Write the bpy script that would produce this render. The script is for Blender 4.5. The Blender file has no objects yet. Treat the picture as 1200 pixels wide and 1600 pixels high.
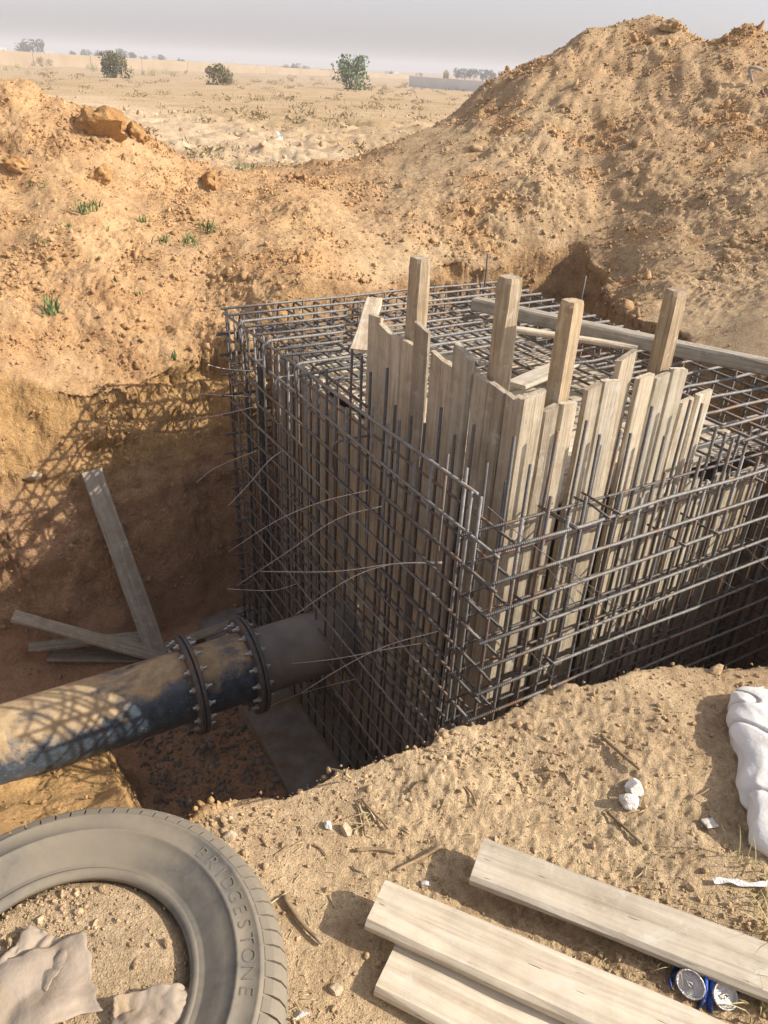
import bpy, math, random
import numpy as np
from mathutils import Vector, Matrix

random.seed(7)
rng = np.random.default_rng(7)
scene = bpy.context.scene
COL = scene.collection

# ------------------------------------------------------------------ camera
FPX, PITCH, ROLL, EYE = 1200.0, math.radians(30.0), math.radians(2.9), 1.6
O = np.array([0, 0, EYE])
FW = np.array([0, math.cos(PITCH), -math.sin(PITCH)])
UPV = np.array([0, math.sin(PITCH), math.cos(PITCH)])
RTV = np.array([1.0, 0, 0])
CX = math.cos(ROLL) * RTV + math.sin(ROLL) * UPV
CD = math.sin(ROLL) * RTV - math.cos(ROLL) * UPV
cam = bpy.data.cameras.new("camera")
cam.sensor_fit = 'VERTICAL'
cam.sensor_height = 24.0
cam.lens = FPX / 1600 * 24.0
cam.clip_start = 0.02
cam.clip_end = 6000
cam_ob = bpy.data.objects.new("camera", cam)
COL.objects.link(cam_ob)
m = Matrix.Identity(4)
for i in range(3):
    m[i][0], m[i][1], m[i][2], m[i][3] = CX[i], -CD[i], -FW[i], O[i]
cam_ob.matrix_world = m
scene.camera = cam_ob

# ------------------------------------------------------------------ light
SUN_AZ, SUN_EL = math.radians(99), math.radians(33.5)
SKY_STRENGTH, SUN_STRENGTH, EXPOSURE = 0.15, 5.0, 0.34
world = bpy.data.worlds.new("World")
scene.world = world
world.use_nodes = True
nt = world.node_tree
bg = nt.nodes['Background']
sky = nt.nodes.new('ShaderNodeTexSky')
sky.sky_type = 'NISHITA'
sky.sun_disc = False
sky.sun_elevation = SUN_EL
sky.sun_rotation = SUN_AZ
sky.altitude = 100
sky.air_density = 1.0
sky.dust_density = 2.4
sky.ozone_density = 1.0
hs = nt.nodes.new('ShaderNodeHueSaturation')
hs.inputs['Saturation'].default_value = 0.3
nt.links.new(sky.outputs[0], hs.inputs['Color'])
tint = nt.nodes.new('ShaderNodeMix'); tint.data_type = 'RGBA'; tint.blend_type = 'MULTIPLY'
tint.inputs[0].default_value = 1.0; tint.inputs[7].default_value = (1.03, 0.985, 1.05, 1)
nt.links.new(hs.outputs[0], tint.inputs[6])
nt.links.new(tint.outputs[2], bg.inputs[0])
bg.inputs[1].default_value = SKY_STRENGTH
sl = bpy.data.lights.new("sun", 'SUN')
sl.energy = SUN_STRENGTH
sl.angle = math.radians(0.5)
sl.color = (1.0, 0.91, 0.79)
sun = bpy.data.objects.new("sun", sl)
COL.objects.link(sun)
SDIR = np.array([math.sin(SUN_AZ) * math.cos(SUN_EL), math.cos(SUN_AZ) * math.cos(SUN_EL), math.sin(SUN_EL)])
sun.rotation_euler = Vector(-SDIR).to_track_quat('-Z', 'Y').to_euler()
sun.location = (20, 0, 20)
vs = scene.view_settings
vs.view_transform = 'Standard'
vs.look = 'None'
vs.exposure = EXPOSURE
vs.gamma = 1.0
vs.use_curve_mapping = False

# ------------------------------------------------------------------ geometry helpers
def ray(u, v):
    return FW + CX * (u - 600) / FPX + CD * (v - 800) / FPX
def atz(u, v, z):
    d = ray(u, v)
    return O + d * ((z - EYE) / d[2])
def atr(u, v, r):
    d = ray(u, v)
    return O + d * (r / math.hypot(d[0], d[1]))

ZN = -0.05
N0 = atz(775, 867, ZN)
AZ = math.radians(-31.5)
E1 = np.array([math.sin(AZ), math.cos(AZ), 0])
E2 = np.array([math.cos(AZ), -math.sin(AZ), 0])
E3 = np.array([0, 0, 1.0])
def W(a, b, z):
    q = N0 + E1 * a + E2 * b
    return np.array([q[0], q[1], z])
def on_left(u, v, b=0.0):
    d = ray(u, v)
    t = ((N0 - O) @ E2 + b) / (d @ E2)
    p = O + d * t
    return (p - N0) @ E1, p[2]
def on_right(u, v, a=0.0):
    d = ray(u, v)
    t = ((N0 - O) @ E1 + a) / (d @ E1)
    p = O + d * t
    return (p - N0) @ E2, p[2]
def left_pt(u, v, b):
    a, z = on_left(u, v, b)
    return W(a, b, z)
def right_pt(u, v, a):
    b, z = on_right(u, v, a)
    return W(a, b, z)

_perm = np.random.default_rng(3).permutation(256)
_perm = np.concatenate([_perm, _perm, _perm[:4]])
_gr = np.random.default_rng(5).normal(size=(256, 3))
_gr /= np.linalg.norm(_gr, axis=1)[:, None]
def pn(x, y, z=None):
    x = np.asarray(x, float); y = np.asarray(y, float)
    z = np.zeros_like(x) if z is None else np.asarray(z, float)
    xi, yi, zi = np.floor(x).astype(int), np.floor(y).astype(int), np.floor(z).astype(int)
    xf, yf, zf = x - xi, y - yi, z - zi
    xi &= 255; yi &= 255; zi &= 255
    u = xf**3 * (xf * (xf * 6 - 15) + 10); v = yf**3 * (yf * (yf * 6 - 15) + 10); w = zf**3 * (zf * (zf * 6 - 15) + 10)
    out = 0
    for dx in (0, 1):
        for dy in (0, 1):
            for dz in (0, 1):
                h = _perm[_perm[_perm[xi + dx] + yi + dy] + zi + dz]
                g = _gr[h]
                dot = g[..., 0] * (xf - dx) + g[..., 1] * (yf - dy) + g[..., 2] * (zf - dz)
                out = out + dot * (u if dx else 1 - u) * (v if dy else 1 - v) * (w if dz else 1 - w)
    return out * 1.6
def fbm(x, y, z=None, f=1.0, n=3):
    s, a = 0, 1.0
    for i in range(n):
        k = f * 2.03**i
        s = s + a * pn(x * k + 13.7 * i, y * k + 7.1 * i, None if z is None else z * k)
        a *= 0.5
    return s
def sst(x, a, b):
    t = np.clip((x - a) / (b - a), 0, 1)
    return t * t * (3 - 2 * t)

def new_mesh(name, V, F, smooth=True):
    me = bpy.data.meshes.new(name)
    me.from_pydata([tuple(v) for v in V], [], [tuple(f) for f in F])
    if smooth:
        me.polygons.foreach_set('use_smooth', [True] * len(me.polygons))
    me.update()
    return me
def fast_mesh(name, V, F, smooth=True):
    V = np.asarray(V, np.float32); F = np.asarray(F, np.int32)
    k = F.shape[1]
    me = bpy.data.meshes.new(name)
    me.vertices.add(len(V)); me.vertices.foreach_set('co', V.ravel())
    me.loops.add(F.size); me.loops.foreach_set('vertex_index', F.ravel())
    me.polygons.add(len(F)); me.polygons.foreach_set('loop_start', np.arange(0, F.size, k, dtype=np.int32))
    me.update(calc_edges=True)
    if smooth:
        me.polygons.foreach_set('use_smooth', np.ones(len(F), bool))
    me.validate()
    return me
def link(name, me, mat=None, parent=None):
    ob = bpy.data.objects.new(name, me)
    COL.objects.link(ob)
    if mat is not None and not me.materials:
        me.materials.append(mat)
    if parent is not None:
        ob.parent = parent
    return ob
def empty(name, loc=(0, 0, 0)):
    o = bpy.data.objects.new(name, None)
    o.empty_display_size = 0.1
    COL.objects.link(o)
    o.location = loc
    return o
def tag(o, label, cat, group=None, kind=None):
    o['label'] = label
    if cat: o['category'] = cat
    if group: o['group'] = group
    o['kind'] = kind or 'thing'
    return o
def frame(origin, xdir, zhint=(0, 0, 1)):
    x = Vector(xdir).normalized(); z = Vector(zhint)
    y = z.cross(x)
    if y.length < 1e-6:
        y = Vector((0, 1, 0)).cross(x)
    y.normalize(); z = x.cross(y)
    mm = Matrix.Identity(4)
    for i in range(3):
        mm[i][0], mm[i][1], mm[i][2], mm[i][3] = x[i], y[i], z[i], origin[i]
    return mm

def tube(pts, rad, sides=7, cap=True):
    P = np.asarray(pts, float); n = len(P)
    rad = np.full(n, rad) if np.isscalar(rad) else np.asarray(rad)
    T = np.gradient(P, axis=0); T /= np.linalg.norm(T, axis=1)[:, None] + 1e-12
    ref = np.array([0, 0, 1.0]) if abs(T[0][2]) < 0.9 else np.array([1.0, 0, 0])
    V, F = [], []
    for i in range(n):
        x = np.cross(ref, T[i]); x /= np.linalg.norm(x) + 1e-12
        ref2 = np.cross(T[i], x); ref = ref2
        for k in range(sides):
            a = 2 * math.pi * k / sides
            V.append(P[i] + rad[i] * (math.cos(a) * x + math.sin(a) * ref2))
    for i in range(n - 1):
        for k in range(sides):
            k2 = (k + 1) % sides
            F.append((i * sides + k, i * sides + k2, (i + 1) * sides + k2, (i + 1) * sides + k))
    if cap:
        F.append(tuple(range(sides))[::-1]); F.append(tuple((n - 1) * sides + k for k in range(sides)))
    return V, F

def curve_pts(ctrl, n=12):
    C = np.asarray(ctrl, float)
    if len(C) == 2: C = np.array([C[0], (C[0] + C[1]) / 2, C[1]])
    P = np.vstack([2 * C[0] - C[1], C, 2 * C[-1] - C[-2]])
    out = []
    for i in range(1, len(P) - 2):
        for t in np.linspace(0, 1, n, endpoint=False):
            p0, p1, p2, p3 = P[i - 1], P[i], P[i + 1], P[i + 2]
            out.append(0.5 * (2 * p1 + (p2 - p0) * t + (2 * p0 - 5 * p1 + 4 * p2 - p3) * t * t + (3 * p1 - p0 - 3 * p2 + p3) * t**3))
    out.append(C[-1])
    return np.array(out)

# ------------------------------------------------------------------ materials
def nmat(name):
    mt = bpy.data.materials.new(name); mt.use_nodes = True
    t = mt.node_tree
    return mt, t, t.nodes['Principled BSDF']
def N(t, kind, **kw):
    n = t.nodes.new(kind)
    for k, v in kw.items():
        if k.startswith('i_'):
            n.inputs[k[2:].replace('_', ' ')].default_value = v
        else: setattr(n, k, v)
    return n
def ramp(t, fac, stops, interp='LINEAR'):
    r = t.nodes.new('ShaderNodeValToRGB'); r.color_ramp.interpolation = interp
    el = r.color_ramp.elements
    while len(el) < len(stops): el.new(0.5)
    for e, (p, c) in zip(el, stops):
        e.position = p; e.color = (*c, 1) if len(c) == 3 else c
    t.links.new(fac, r.inputs[0]); return r.outputs[0]
def mixc(t, fac, a, b, mode='MIX'):
    n = t.nodes.new('ShaderNodeMix'); n.data_type = 'RGBA'; n.blend_type = mode
    for sock, val in ((n.inputs[0], fac), (n.inputs[6], a), (n.inputs[7], b)):
        if hasattr(val, 'is_output'): t.links.new(val, sock)
        elif isinstance(val, (int, float)): sock.default_value = val
        else: sock.default_value = (*val, 1)
    return n.outputs[2]
def noise(t, scale, detail=4, rough=0.55, vec=None, dist=0.0):
    n = N(t, 'ShaderNodeTexNoise', i_Scale=scale, i_Detail=detail, i_Roughness=rough, i_Distortion=dist)
    if vec is not None: t.links.new(vec, n.inputs['Vector'])
    return n.outputs['Fac']
def objco(t):
    return N(t, 'ShaderNodeTexCoord').outputs['Object']
def bump(t, bs, h, dist, strength=1.0, prev=None):
    b = N(t, 'ShaderNodeBump', i_Distance=dist, i_Strength=strength)
    t.links.new(h, b.inputs['Height'])
    if prev is not None: t.links.new(prev, b.inputs['Normal'])
    if bs is not None: t.links.new(b.outputs[0], bs.inputs['Normal'])
    return b.outputs[0]
def scl(t, vec, s):
    mp = N(t, 'ShaderNodeMapping'); mp.inputs['Scale'].default_value = s
    t.links.new(vec, mp.inputs[0]); return mp.outputs[0]
def objrand(t):
    return N(t, 'ShaderNodeObjectInfo').outputs['Random']

def soil_material(name, attr=True, col=(0.42, 0.3, 0.17)):
    mt, t, bs = nmat(name)
    co = objco(t)
    n1 = noise(t, 0.9, 5, 0.6, co); n2 = noise(t, 9, 6, 0.65, co); n3 = noise(t, 60, 4, 0.7, co); n4 = noise(t, 260, 3, 0.7, co)
    if attr:
        vc = N(t, 'ShaderNodeVertexColor', layer_name='soil'); base = vc.outputs[0]
    else:
        base = N(t, 'ShaderNodeRGB').outputs[0]; base.default_value = (*col, 1)
    c = mixc(t, 1.0, base, ramp(t, n1, [(0.3, (0.86, 0.80, 0.76)), (0.7, (1.1, 1.12, 1.12))]), 'MULTIPLY')
    c = mixc(t, 1.0, c, ramp(t, n2, [(0.28, (0.72, 0.68, 0.64)), (0.5, (1, 1, 1)), (0.75, (1.16, 1.16, 1.15))]), 'MULTIPLY')
    c = mixc(t, 1.0, c, ramp(t, n3, [(0.3, (0.78, 0.75, 0.72)), (0.55, (1.0, 1, 1)), (0.78, (1.3, 1.28, 1.25))]), 'MULTIPLY')
    c = mixc(t, 1.0, c, ramp(t, n4, [(0.3, (0.75, 0.74, 0.73)), (0.55, (1, 1, 1)), (0.8, (1.35, 1.33, 1.3))]), 'MULTIPLY')
    t.links.new(c, bs.inputs['Base Color'])
    bs.inputs['Roughness'].default_value = 0.95
    bs.inputs['Specular IOR Level'].default_value = 0.12
    b = bump(t, None, n3, 0.014, 0.7)
    b = bump(t, None, n4, 0.006, 0.8, b)
    if attr:
        n5 = noise(t, 17, 5, 0.7, co, 0.5)
        bb = N(t, 'ShaderNodeBump', i_Distance=0.07)
        t.links.new(n5, bb.inputs['Height']); t.links.new(b, bb.inputs['Normal'])
        t.links.new(vc.outputs['Alpha'], bb.inputs['Strength']); b = bb.outputs[0]
    t.links.new(b, bs.inputs['Normal'])
    return mt

def wood_material(name, c1, c2, grain=1.0):
    mt, t, bs = nmat(name)
    co = objco(t); rnd = objrand(t)
    ad = N(t, 'ShaderNodeVectorMath', operation='ADD'); t.links.new(co, ad.inputs[0])
    cmb = N(t, 'ShaderNodeCombineXYZ')
    ml = N(t, 'ShaderNodeMath', operation='MULTIPLY'); ml.inputs[1].default_value = 37.0
    t.links.new(rnd, ml.inputs[0])
    for k in range(3): t.links.new(ml.outputs[0], cmb.inputs[k])
    t.links.new(cmb.outputs[0], ad.inputs[1]); co = ad.outputs[0]
    g = noise(t, 1.0, 5, 0.7, scl(t, co, (3.5, 120, 80)), 0.6)
    g2 = noise(t, 1.0, 4, 0.6, scl(t, co, (1.3, 30, 30)), 1.0)
    blot = noise(t, 9, 6, 0.7, co)
    spk = noise(t, 1.0, 2, 0.5, scl(t, co, (16, 190, 190)))
    c = ramp(t, g, [(0.25, c1), (0.5, tuple(0.5 * (a + b) for a, b in zip(c1, c2))), (0.72, c2)])
    c = mixc(t, 0.85, c, ramp(t, g2, [(0.3, (0.66, 0.62, 0.56)), (0.55, (1, 1, 1)), (0.8, (1.16, 1.14, 1.1))]), 'MULTIPLY')
    c = mixc(t, 0.9, c, ramp(t, blot, [(0.3, (0.78, 0.76, 0.74)), (0.6, (1.05, 1.05, 1.05))]), 'MULTIPLY')
    c = mixc(t, 1.0, c, ramp(t, rnd, [(0.0, (0.72, 0.69, 0.66)), (0.3, (1.0, 0.95, 0.88)), (0.5, (0.86, 0.87, 0.88)), (0.75, (1.05, 1.0, 0.93)), (1.0, (1.14, 1.13, 1.10))]), 'MULTIPLY')
    cem = noise(t, 13, 6, 0.75, co, 0.6)
    c = mixc(t, ramp(t, cem, [(0.56, (0, 0, 0)), (0.66, (0.55, 0.55, 0.55))]), c, (0.56, 0.535, 0.47))
    stn = noise(t, 4.5, 6, 0.7, co, 0.3)
    c = mixc(t, ramp(t, stn, [(0.30, (0.5, 0.5, 0.5)), (0.42, (0, 0, 0))]), c, (0.25, 0.20, 0.14))
    c = mixc(t, ramp(t, spk, [(0.69, (0, 0, 0)), (0.76, (0.85, 0.85, 0.85))]), c, (0.10, 0.08, 0.06))
    t.links.new(c, bs.inputs['Base Color'])
    bs.inputs['Roughness'].default_value = 0.85
    bs.inputs['Specular IOR Level'].default_value = 0.2
    b = bump(t, None, g, 0.004 * grain, 0.8)
    bump(t, bs, g2, 0.004 * grain, 0.6, b)
    return mt

def steel_material(name, base, rust_amt, ribs=True, metallic=0.55, rough=0.42):
    mt, t, bs = nmat(name)
    co = objco(t); rnd = objrand(t)
    n1 = noise(t, 6, 4, 0.6, co); n2 = noise(t, 45, 3, 0.6, co)
    c = mixc(t, ramp(t, n2, [(0.35, (0, 0, 0)), (0.7, (1, 1, 1))]), tuple(0.62 * x for x in base), base)
    ad = N(t, 'ShaderNodeMath', operation='ADD'); t.links.new(n1, ad.inputs[0])
    sc = N(t, 'ShaderNodeMath', operation='MULTIPLY_ADD'); t.links.new(rnd, sc.inputs[0]); sc.inputs[1].default_value = 0.22; sc.inputs[2].default_value = -0.11
    t.links.new(sc.outputs[0], ad.inputs[1])
    rf = ramp(t, ad.outputs[0], [(0.62 - rust_amt, (0, 0, 0)), (0.78 - rust_amt, (1, 1, 1))])
    c = mixc(t, rf, c, (0.21, 0.125, 0.075))
    t.links.new(c, bs.inputs['Base Color'])
    bs.inputs['Metallic'].default_value = metallic
    bs.inputs['Roughness'].default_value = rough
    prev = bump(t, None, n2, 0.002, 0.5)
    if ribs:
        wv = N(t, 'ShaderNodeTexWave', bands_direction='X', i_Scale=30.0, i_Distortion=0.0)
        sk = N(t, 'ShaderNodeMapping'); sk.inputs['Rotation'].default_value = (0, 0.0, 0.35)
        t.links.new(co, sk.inputs[0]); t.links.new(sk.outputs[0], wv.inputs['Vector'])
        bump(t, bs, wv.outputs['Fac'], 0.0022, 0.6, prev)
    else:
        t.links.new(prev, bs.inputs['Normal'])
    return mt

def plain(name, col, rough=0.8, metallic=0.0, var=0.25, scale=12.0, bmp=0.003, dirt=None, dirt_amt=0.5, spec=0.3):
    mt, t, bs = nmat(name)
    co = objco(t); n1 = noise(t, scale, 5, 0.6, co); n2 = noise(t, scale * 7, 3, 0.6, co)
    lo = tuple((1 - var) * c for c in col); hi = tuple(min(0.95, (1 + var * 0.5) * c) for c in col)
    c = ramp(t, n1, [(0.3, lo), (0.7, hi)])
    if dirt is not None:
        n3 = noise(t, scale * 0.6, 6, 0.65, co)
        c = mixc(t, ramp(t, n3, [(0.68 - 0.4 * dirt_amt, (0, 0, 0)), (0.85 - 0.4 * dirt_amt, (1, 1, 1))]), c, dirt)
    t.links.new(c, bs.inputs['Base Color'])
    bs.inputs['Roughness'].default_value = rough
    bs.inputs['Metallic'].default_value = metallic
    bs.inputs['Specular IOR Level'].default_value = spec
    bump(t, bs, n2, bmp, 0.7)
    return mt

def leaf_material(name, c1, c2):
    mt, t, bs = nmat(name)
    co = objco(t)
    n1 = noise(t, 3.0, 4, 0.7, co)
    c = ramp(t, n1, [(0.3, c1), (0.7, c2)])
    c = mixc(t, 1.0, c, ramp(t, objrand(t), [(0, (0.85, 0.9, 0.85)), (1, (1.15, 1.1, 1.1))]), 'MULTIPLY')
    t.links.new(c, bs.inputs['Base Color']); bs.inputs['Roughness'].default_value = 0.75
    bs.inputs['Specular IOR Level'].default_value = 0.2
    return mt

M = {}
M['soil'] = soil_material('sandy_soil')
M['clod'] = soil_material('clod_soil')
M['wood'] = wood_material('weathered_board', (0.42, 0.365, 0.27), (0.62, 0.565, 0.455))
M['wood_post'] = wood_material('post_timber', (0.36, 0.275, 0.175), (0.60, 0.50, 0.35), 1.6)
M['wood_grey'] = wood_material('grey_board', (0.54, 0.49, 0.39), (0.66, 0.61, 0.505), 0.4)
M['wood_pale'] = wood_material('pale_board', (0.50, 0.43, 0.32), (0.68, 0.61, 0.49))
M['wood_dull'] = wood_material('dull_board', (0.34, 0.30, 0.235), (0.50, 0.455, 0.37))
M['rebar'] = steel_material('rebar_steel', (0.26, 0.25, 0.23), 0.08, True, 0.2, 0.5)
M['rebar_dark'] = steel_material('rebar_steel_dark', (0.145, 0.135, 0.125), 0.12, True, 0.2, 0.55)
M['wire'] = steel_material('tie_wire_steel', (0.80, 0.79, 0.76), -0.2, False, 0.25, 0.4)
M['bolt'] = steel_material('galvanised_bolt', (0.62, 0.62, 0.60), -0.1, False, 0.6, 0.38)
M['concrete'] = plain('blinding_concrete', (0.27, 0.255, 0.225), 0.92, 0, 0.3, 8, 0.006, (0.2, 0.15, 0.09), 0.5)
M['white_wall'] = plain('white_wall', (0.72, 0.70, 0.66), 0.9, 0, 0.1, 0.3)
M['beige_wall'] = plain('beige_wall', (0.36, 0.28, 0.18), 0.9, 0, 0.15, 0.3)

# ------------------------------------------------------------------ ground
def pxr(u, v, r):
    return atr(u, v, r)
near_edge = [(330, 1268), (400, 1245), (480, 1222), (560, 1195), (640, 1175), (700, 1160), (800, 1122), (880, 1090), (960, 1062), (1040, 1042), (1120, 1038), (1200, 1040)]
rim = [atz(u, v, 0)[:2] for u, v in near_edge]
rim += [W(-1.02, 0.95, 0)[:2], W(-1.0, 1.8, 0)[:2], W(-0.8, 2.8, 0)[:2], W(0.2, 2.95, 0)[:2], W(1.2, 2.95, 0)[:2], W(2.1, 3.0, 0)[:2]]
rim += [W(2.75, 3.2, 0)[:2], W(3.3, 3.75, 0)[:2], W(3.75, 3.9, 0)[:2], W(4.05, 3.5, 0)[:2], W(3.95, 2.7, 0)[:2], W(3.8, 1.8, 0)[:2], W(3.8, 0.8, 0)[:2], W(3.75, -0.3, 0)[:2], W(3.8, -1.6, 0)[:2], W(3.7, -3.2, 0)[:2], W(3.6, -6, 0)[:2]]
rim += [np.array([-6.5, -0.6]), np.array([-3.2, 0.1]), np.array([-1.8, 0.7]), np.array([-0.95, 0.98]), np.array([-0.56, 1.08])]
RIM = np.array(rim)

ctrl_px = [
    (0, 600, 5.75), (0, 480, 6.35), (0, 350, 7.3), (0, 250, 8.0), (0, 135, 9.0),
    (-150, 560, 6.0), (-150, 350, 7.5), (-150, 120, 9.2), (-320, 400, 7.5), (-320, 110, 9.5),
    (110, 600, 5.75), (110, 480, 6.35), (110, 350, 7.2), (110, 250, 7.9), (60, 146, 8.8), (110, 165, 8.9), (165, 185, 8.8), 
    (215, 600, 5.8), (215, 500, 6.25), (215, 400, 6.95), (215, 300, 7.8), (215, 225, 8.5),
    (300, 590, 5.85), (300, 500, 6.3), (300, 400, 6.9), (300, 320, 7.7), (310, 272, 8.6),
    (380, 500, 6.2), (390, 400, 6.9), (390, 330, 7.8), (400, 285, 8.8),
    (470, 440, 6.4), (470, 370, 7.1), (470, 310, 8.1), (470, 285, 9.2),
    (560, 440, 6.7), (550, 370, 7.3), (550, 310, 8.1), (560, 270, 9.4), (600, 235, 10.2),
    (640, 440, 6.95), (640, 380, 7.4), (640, 305, 8.1), (650, 250, 9.4), (660, 205, 10.4),
    (730, 440, 7.2), (730, 380, 7.6), (730, 312, 8.05), (740, 240, 9.2), (730, 170, 10.4), (745, 142, 11.0),
    (860, 400, 7.75), (860, 338, 8.0), (860, 270, 8.7), (850, 180, 9.8), (800, 110, 10.7), (850, 85, 11.0),
    (930, 350, 8.05), (930, 270, 8.7), (920, 150, 10.0), (900, 60, 11.2),
    (990, 405, 7.5), (990, 300, 8.4), (990, 200, 9.5), (990, 100, 10.6), (990, 32, 11.4),
    (1040, 510, 6.15), (1040, 440, 6.9), (1040, 380, 7.6), (1100, 300, 8.3), (1100, 200, 9.4), (1060, 45, 11.3), (1120, 60, 11.3),
    (1120, 555, 5.75), (1120, 490, 6.3), (1120, 400, 7.3), (1200, 585, 5.5), (1200, 500, 6.1), (1200, 400, 7.2), (1200, 300, 8.2), (1200, 200, 9.4), (1200, 100, 10.6), (1165, 50, 11.2), (1200, 58, 11.3),
    (1320, 500, 6.3), (1320, 300, 8.3), (1320, 100, 10.8), (1320, 70, 11.3), (1500, 300, 8.6), (1500, 130, 11.4),
]
ctrl = [pxr(*c) for c in ctrl_px]
def behind(u, r, z):
    d = ray(u, 300); k = r / math.hypot(d[0], d[1])
    return np.array([d[0] * k, d[1] * k, z])
for u in (990, 900, 1100, 1200, 1320, 1500): ctrl += [behind(u, 12.6, 1.9 - abs(u - 1000) * 0.0008), behind(u, 14.5, 0.7), behind(u, 16.5, 0.2)]
for u in (800, 850): ctrl += [behind(u, 12.2, 1.0), behind(u, 13.5, 0.45), behind(u, 16.5, 0.2)]
for u in (745,): ctrl += [behind(u, 12.2, 0.7), behind(u, 13.5, 0.3)]
for u in (640, 540, 450): ctrl += [behind(u, 11.6, 0.32), behind(u, 14, 0.25), behind(u, 17, 0.2)]
for u in (-320, -150, 0, 110): ctrl += [behind(u, 10.6, 0.75), behind(u, 12.2, 0.33), behind(u, 15, 0.25), behind(u, 17.5, 0.2)]
for u in (215, 310, 380): ctrl += [behind(u, 9.6, 0.5), behind(u, 11, 0.32), behind(u, 14, 0.25), behind(u, 17, 0.2)]
for (u, v) in near_edge: ctrl.append(atz(u, v, 0.0))
for x, y, z in [(-0.9, 1.0, 0.0), (-1.8, 0.7, -0.02), (-3.2, 0.2, 0), (-6.5, -0.6, 0.1), (0, 0.3, 0.0), (0.6, 0.6, 0.0), (-0.6, 0.5, 0.0), (0.3, 1.1, 0.0), (0.8, 1.2, 0.01), (1.2, 1.5, 0.03), (1.6, 1.9, 0.05), (2.4, 2.2, 0.05), (3.2, 3.0, 0.1), (1.5, 0.8, 0.02), (2.5, 1, 0.05), (3.5, 4.2, 0.1), (0, -1.5, 0), (3, -2, 0), (-3, -2, 0), (4.5, 5.2, 0.4), (5.5, 4.0, 0.3), (0, -8, 0), (9, -8, 0), (-9, -8, 0), (12, 3, 0.2), (-12, 3, 0.2), (-7.5, 4, 0.3), (16, 8, 0.2), (-15, 9, 0.2)]:
    ctrl.append(np.array([x, y, z]))
CT = np.array(ctrl)
def kern(d2):
    return -np.sqrt(d2 + 0.09)
A = kern(((CT[:, None, :2] - CT[None, :, :2])**2).sum(2))
n_ = len(CT)
Q = np.c_[np.ones(n_)]
S_ = np.zeros((n_ + 1, n_ + 1)); S_[:n_, :n_] = A - np.eye(n_) * 0.02; S_[:n_, n_:] = Q; S_[n_:, :n_] = Q.T
wts = np.linalg.solve(S_, np.r_[CT[:, 2], 0])
def upper(x, y):
    r = np.hypot(x, y)
    out = np.full(x.shape, 0.0)
    nearm = r < 24
    xs, ys = x[nearm], y[nearm]
    acc = np.full(xs.shape, wts[-1])
    for i in range(n_):
        acc += wts[i] * kern((xs - CT[i, 0])**2 + (ys - CT[i, 1])**2)
    out[nearm] = acc
    far = 0.2 - 1.1 * sst(r, 30, 150) + 0.10 * fbm(x, y, None, 0.05, 2) * sst(r, 18, 40)
    k = sst(r, 14, 20)
    return out * (1 - k) + far * k
def sdist(x, y):
    d2 = np.full(x.shape, 1e9); inside = np.zeros(x.shape, bool)
    n = len(RIM)
    for i in range(n):
        ax, ay = RIM[i]; bx, by = RIM[(i + 1) % n]
        ex, ey = bx - ax, by - ay
        t = np.clip(((x - ax) * ex + (y - ay) * ey) / (ex * ex + ey * ey), 0, 1)
        d2 = np.minimum(d2, (x - ax - t * ex)**2 + (y - ay - t * ey)**2)
        c = ((ay > y) != (by > y))
        with np.errstate(divide='ignore', invalid='ignore'):
            xi = (bx - ax) * (y - ay) / (by - ay + 1e-12) + ax
        inside ^= c & (x < xi)
    d = np.sqrt(d2)
    return np.where(inside, -d, d)

rad = np.concatenate([np.linspace(0.01, 0.7, 12, endpoint=False), np.linspace(0.7, 2.2, 200, endpoint=False), np.linspace(2.2, 8.6, 440, endpoint=False), np.linspace(8.6, 12.5, 120, endpoint=False), np.geomspace(12.5, 60, 170, endpoint=False), np.geomspace(60, 2000, 40)])
ang = np.concatenate([np.linspace(-180, -46, 50, endpoint=False), np.linspace(-46, 46, 700, endpoint=False), np.linspace(46, 180, 50, endpoint=False)])
RR, TT = np.meshgrid(rad, np.radians(ang), indexing='ij')
X = RR * np.sin(TT); Y = RR * np.cos(TT)
shp = X.shape
x, y = X.ravel(), Y.ravel()
ab_a = (x - N0[0]) * E1[0] + (y - N0[1]) * E1[1]
ab_b = (x - N0[0]) * E2[0] + (y - N0[1]) * E2[1]
zu = upper(x, y)
r_ = np.hypot(x, y)
nearmask = r_ < 14
sd = np.full(x.shape, 50.0)
sd[nearmask] = sdist(x[nearmask], y[nearmask])
near_side = 1 - sst(ab_a, -0.6, 0.6)
edge_n = 0.10 * fbm(x, y, None, 1.1, 2) + 0.045 * fbm(x + 5, y, None, 7, 3) * near_side
sd = sd + np.where(r_ < 14, edge_n * (0.55 + 0.9 * (1 - near_side)) * (0.3 + 0.7 * sst(x, -0.5, -0.2) + 0.7 * sst(y, 1.6, 2.4)), 0)
wd = 0.30 + 0.28 * (1 - near_side)
tt_ = np.clip((sd + wd) / wd, 0, 1)
# floor of the pit and the earth ledge that carries the pipe
led = sst(-ab_b, 1.22, 1.42 ) * (1 - sst(ab_a, 1.72, 2.05))
led_z = -1.92 + 0.07 * sst(-ab_b, 1.5, 2.1) + 0.42 * (1 - sst(ab_a, 0.6, 1.5)) + 0.05 * fbm(x, y, None, 2.2, 2)
floor = -2.62 + 0.06 * fbm(x, y, None, 1.3, 2) + 0.35 * sst(ab_a, 2.7, 3.6) * sst(-ab_b, -0.3, 1.0)
floor = floor * (1 - led) + led_z * led
prof = np.where(tt_ < 0.9, 0.93 * (tt_ / 0.9)**0.85, 0.93 + 0.07 * sst(tt_, 0.9, 1.0))
z = floor + (zu - floor) * prof
z = z + 0.15 * (1 - sst(np.hypot(x + 0.53, y - 0.73), 0.19, 0.33))
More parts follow.
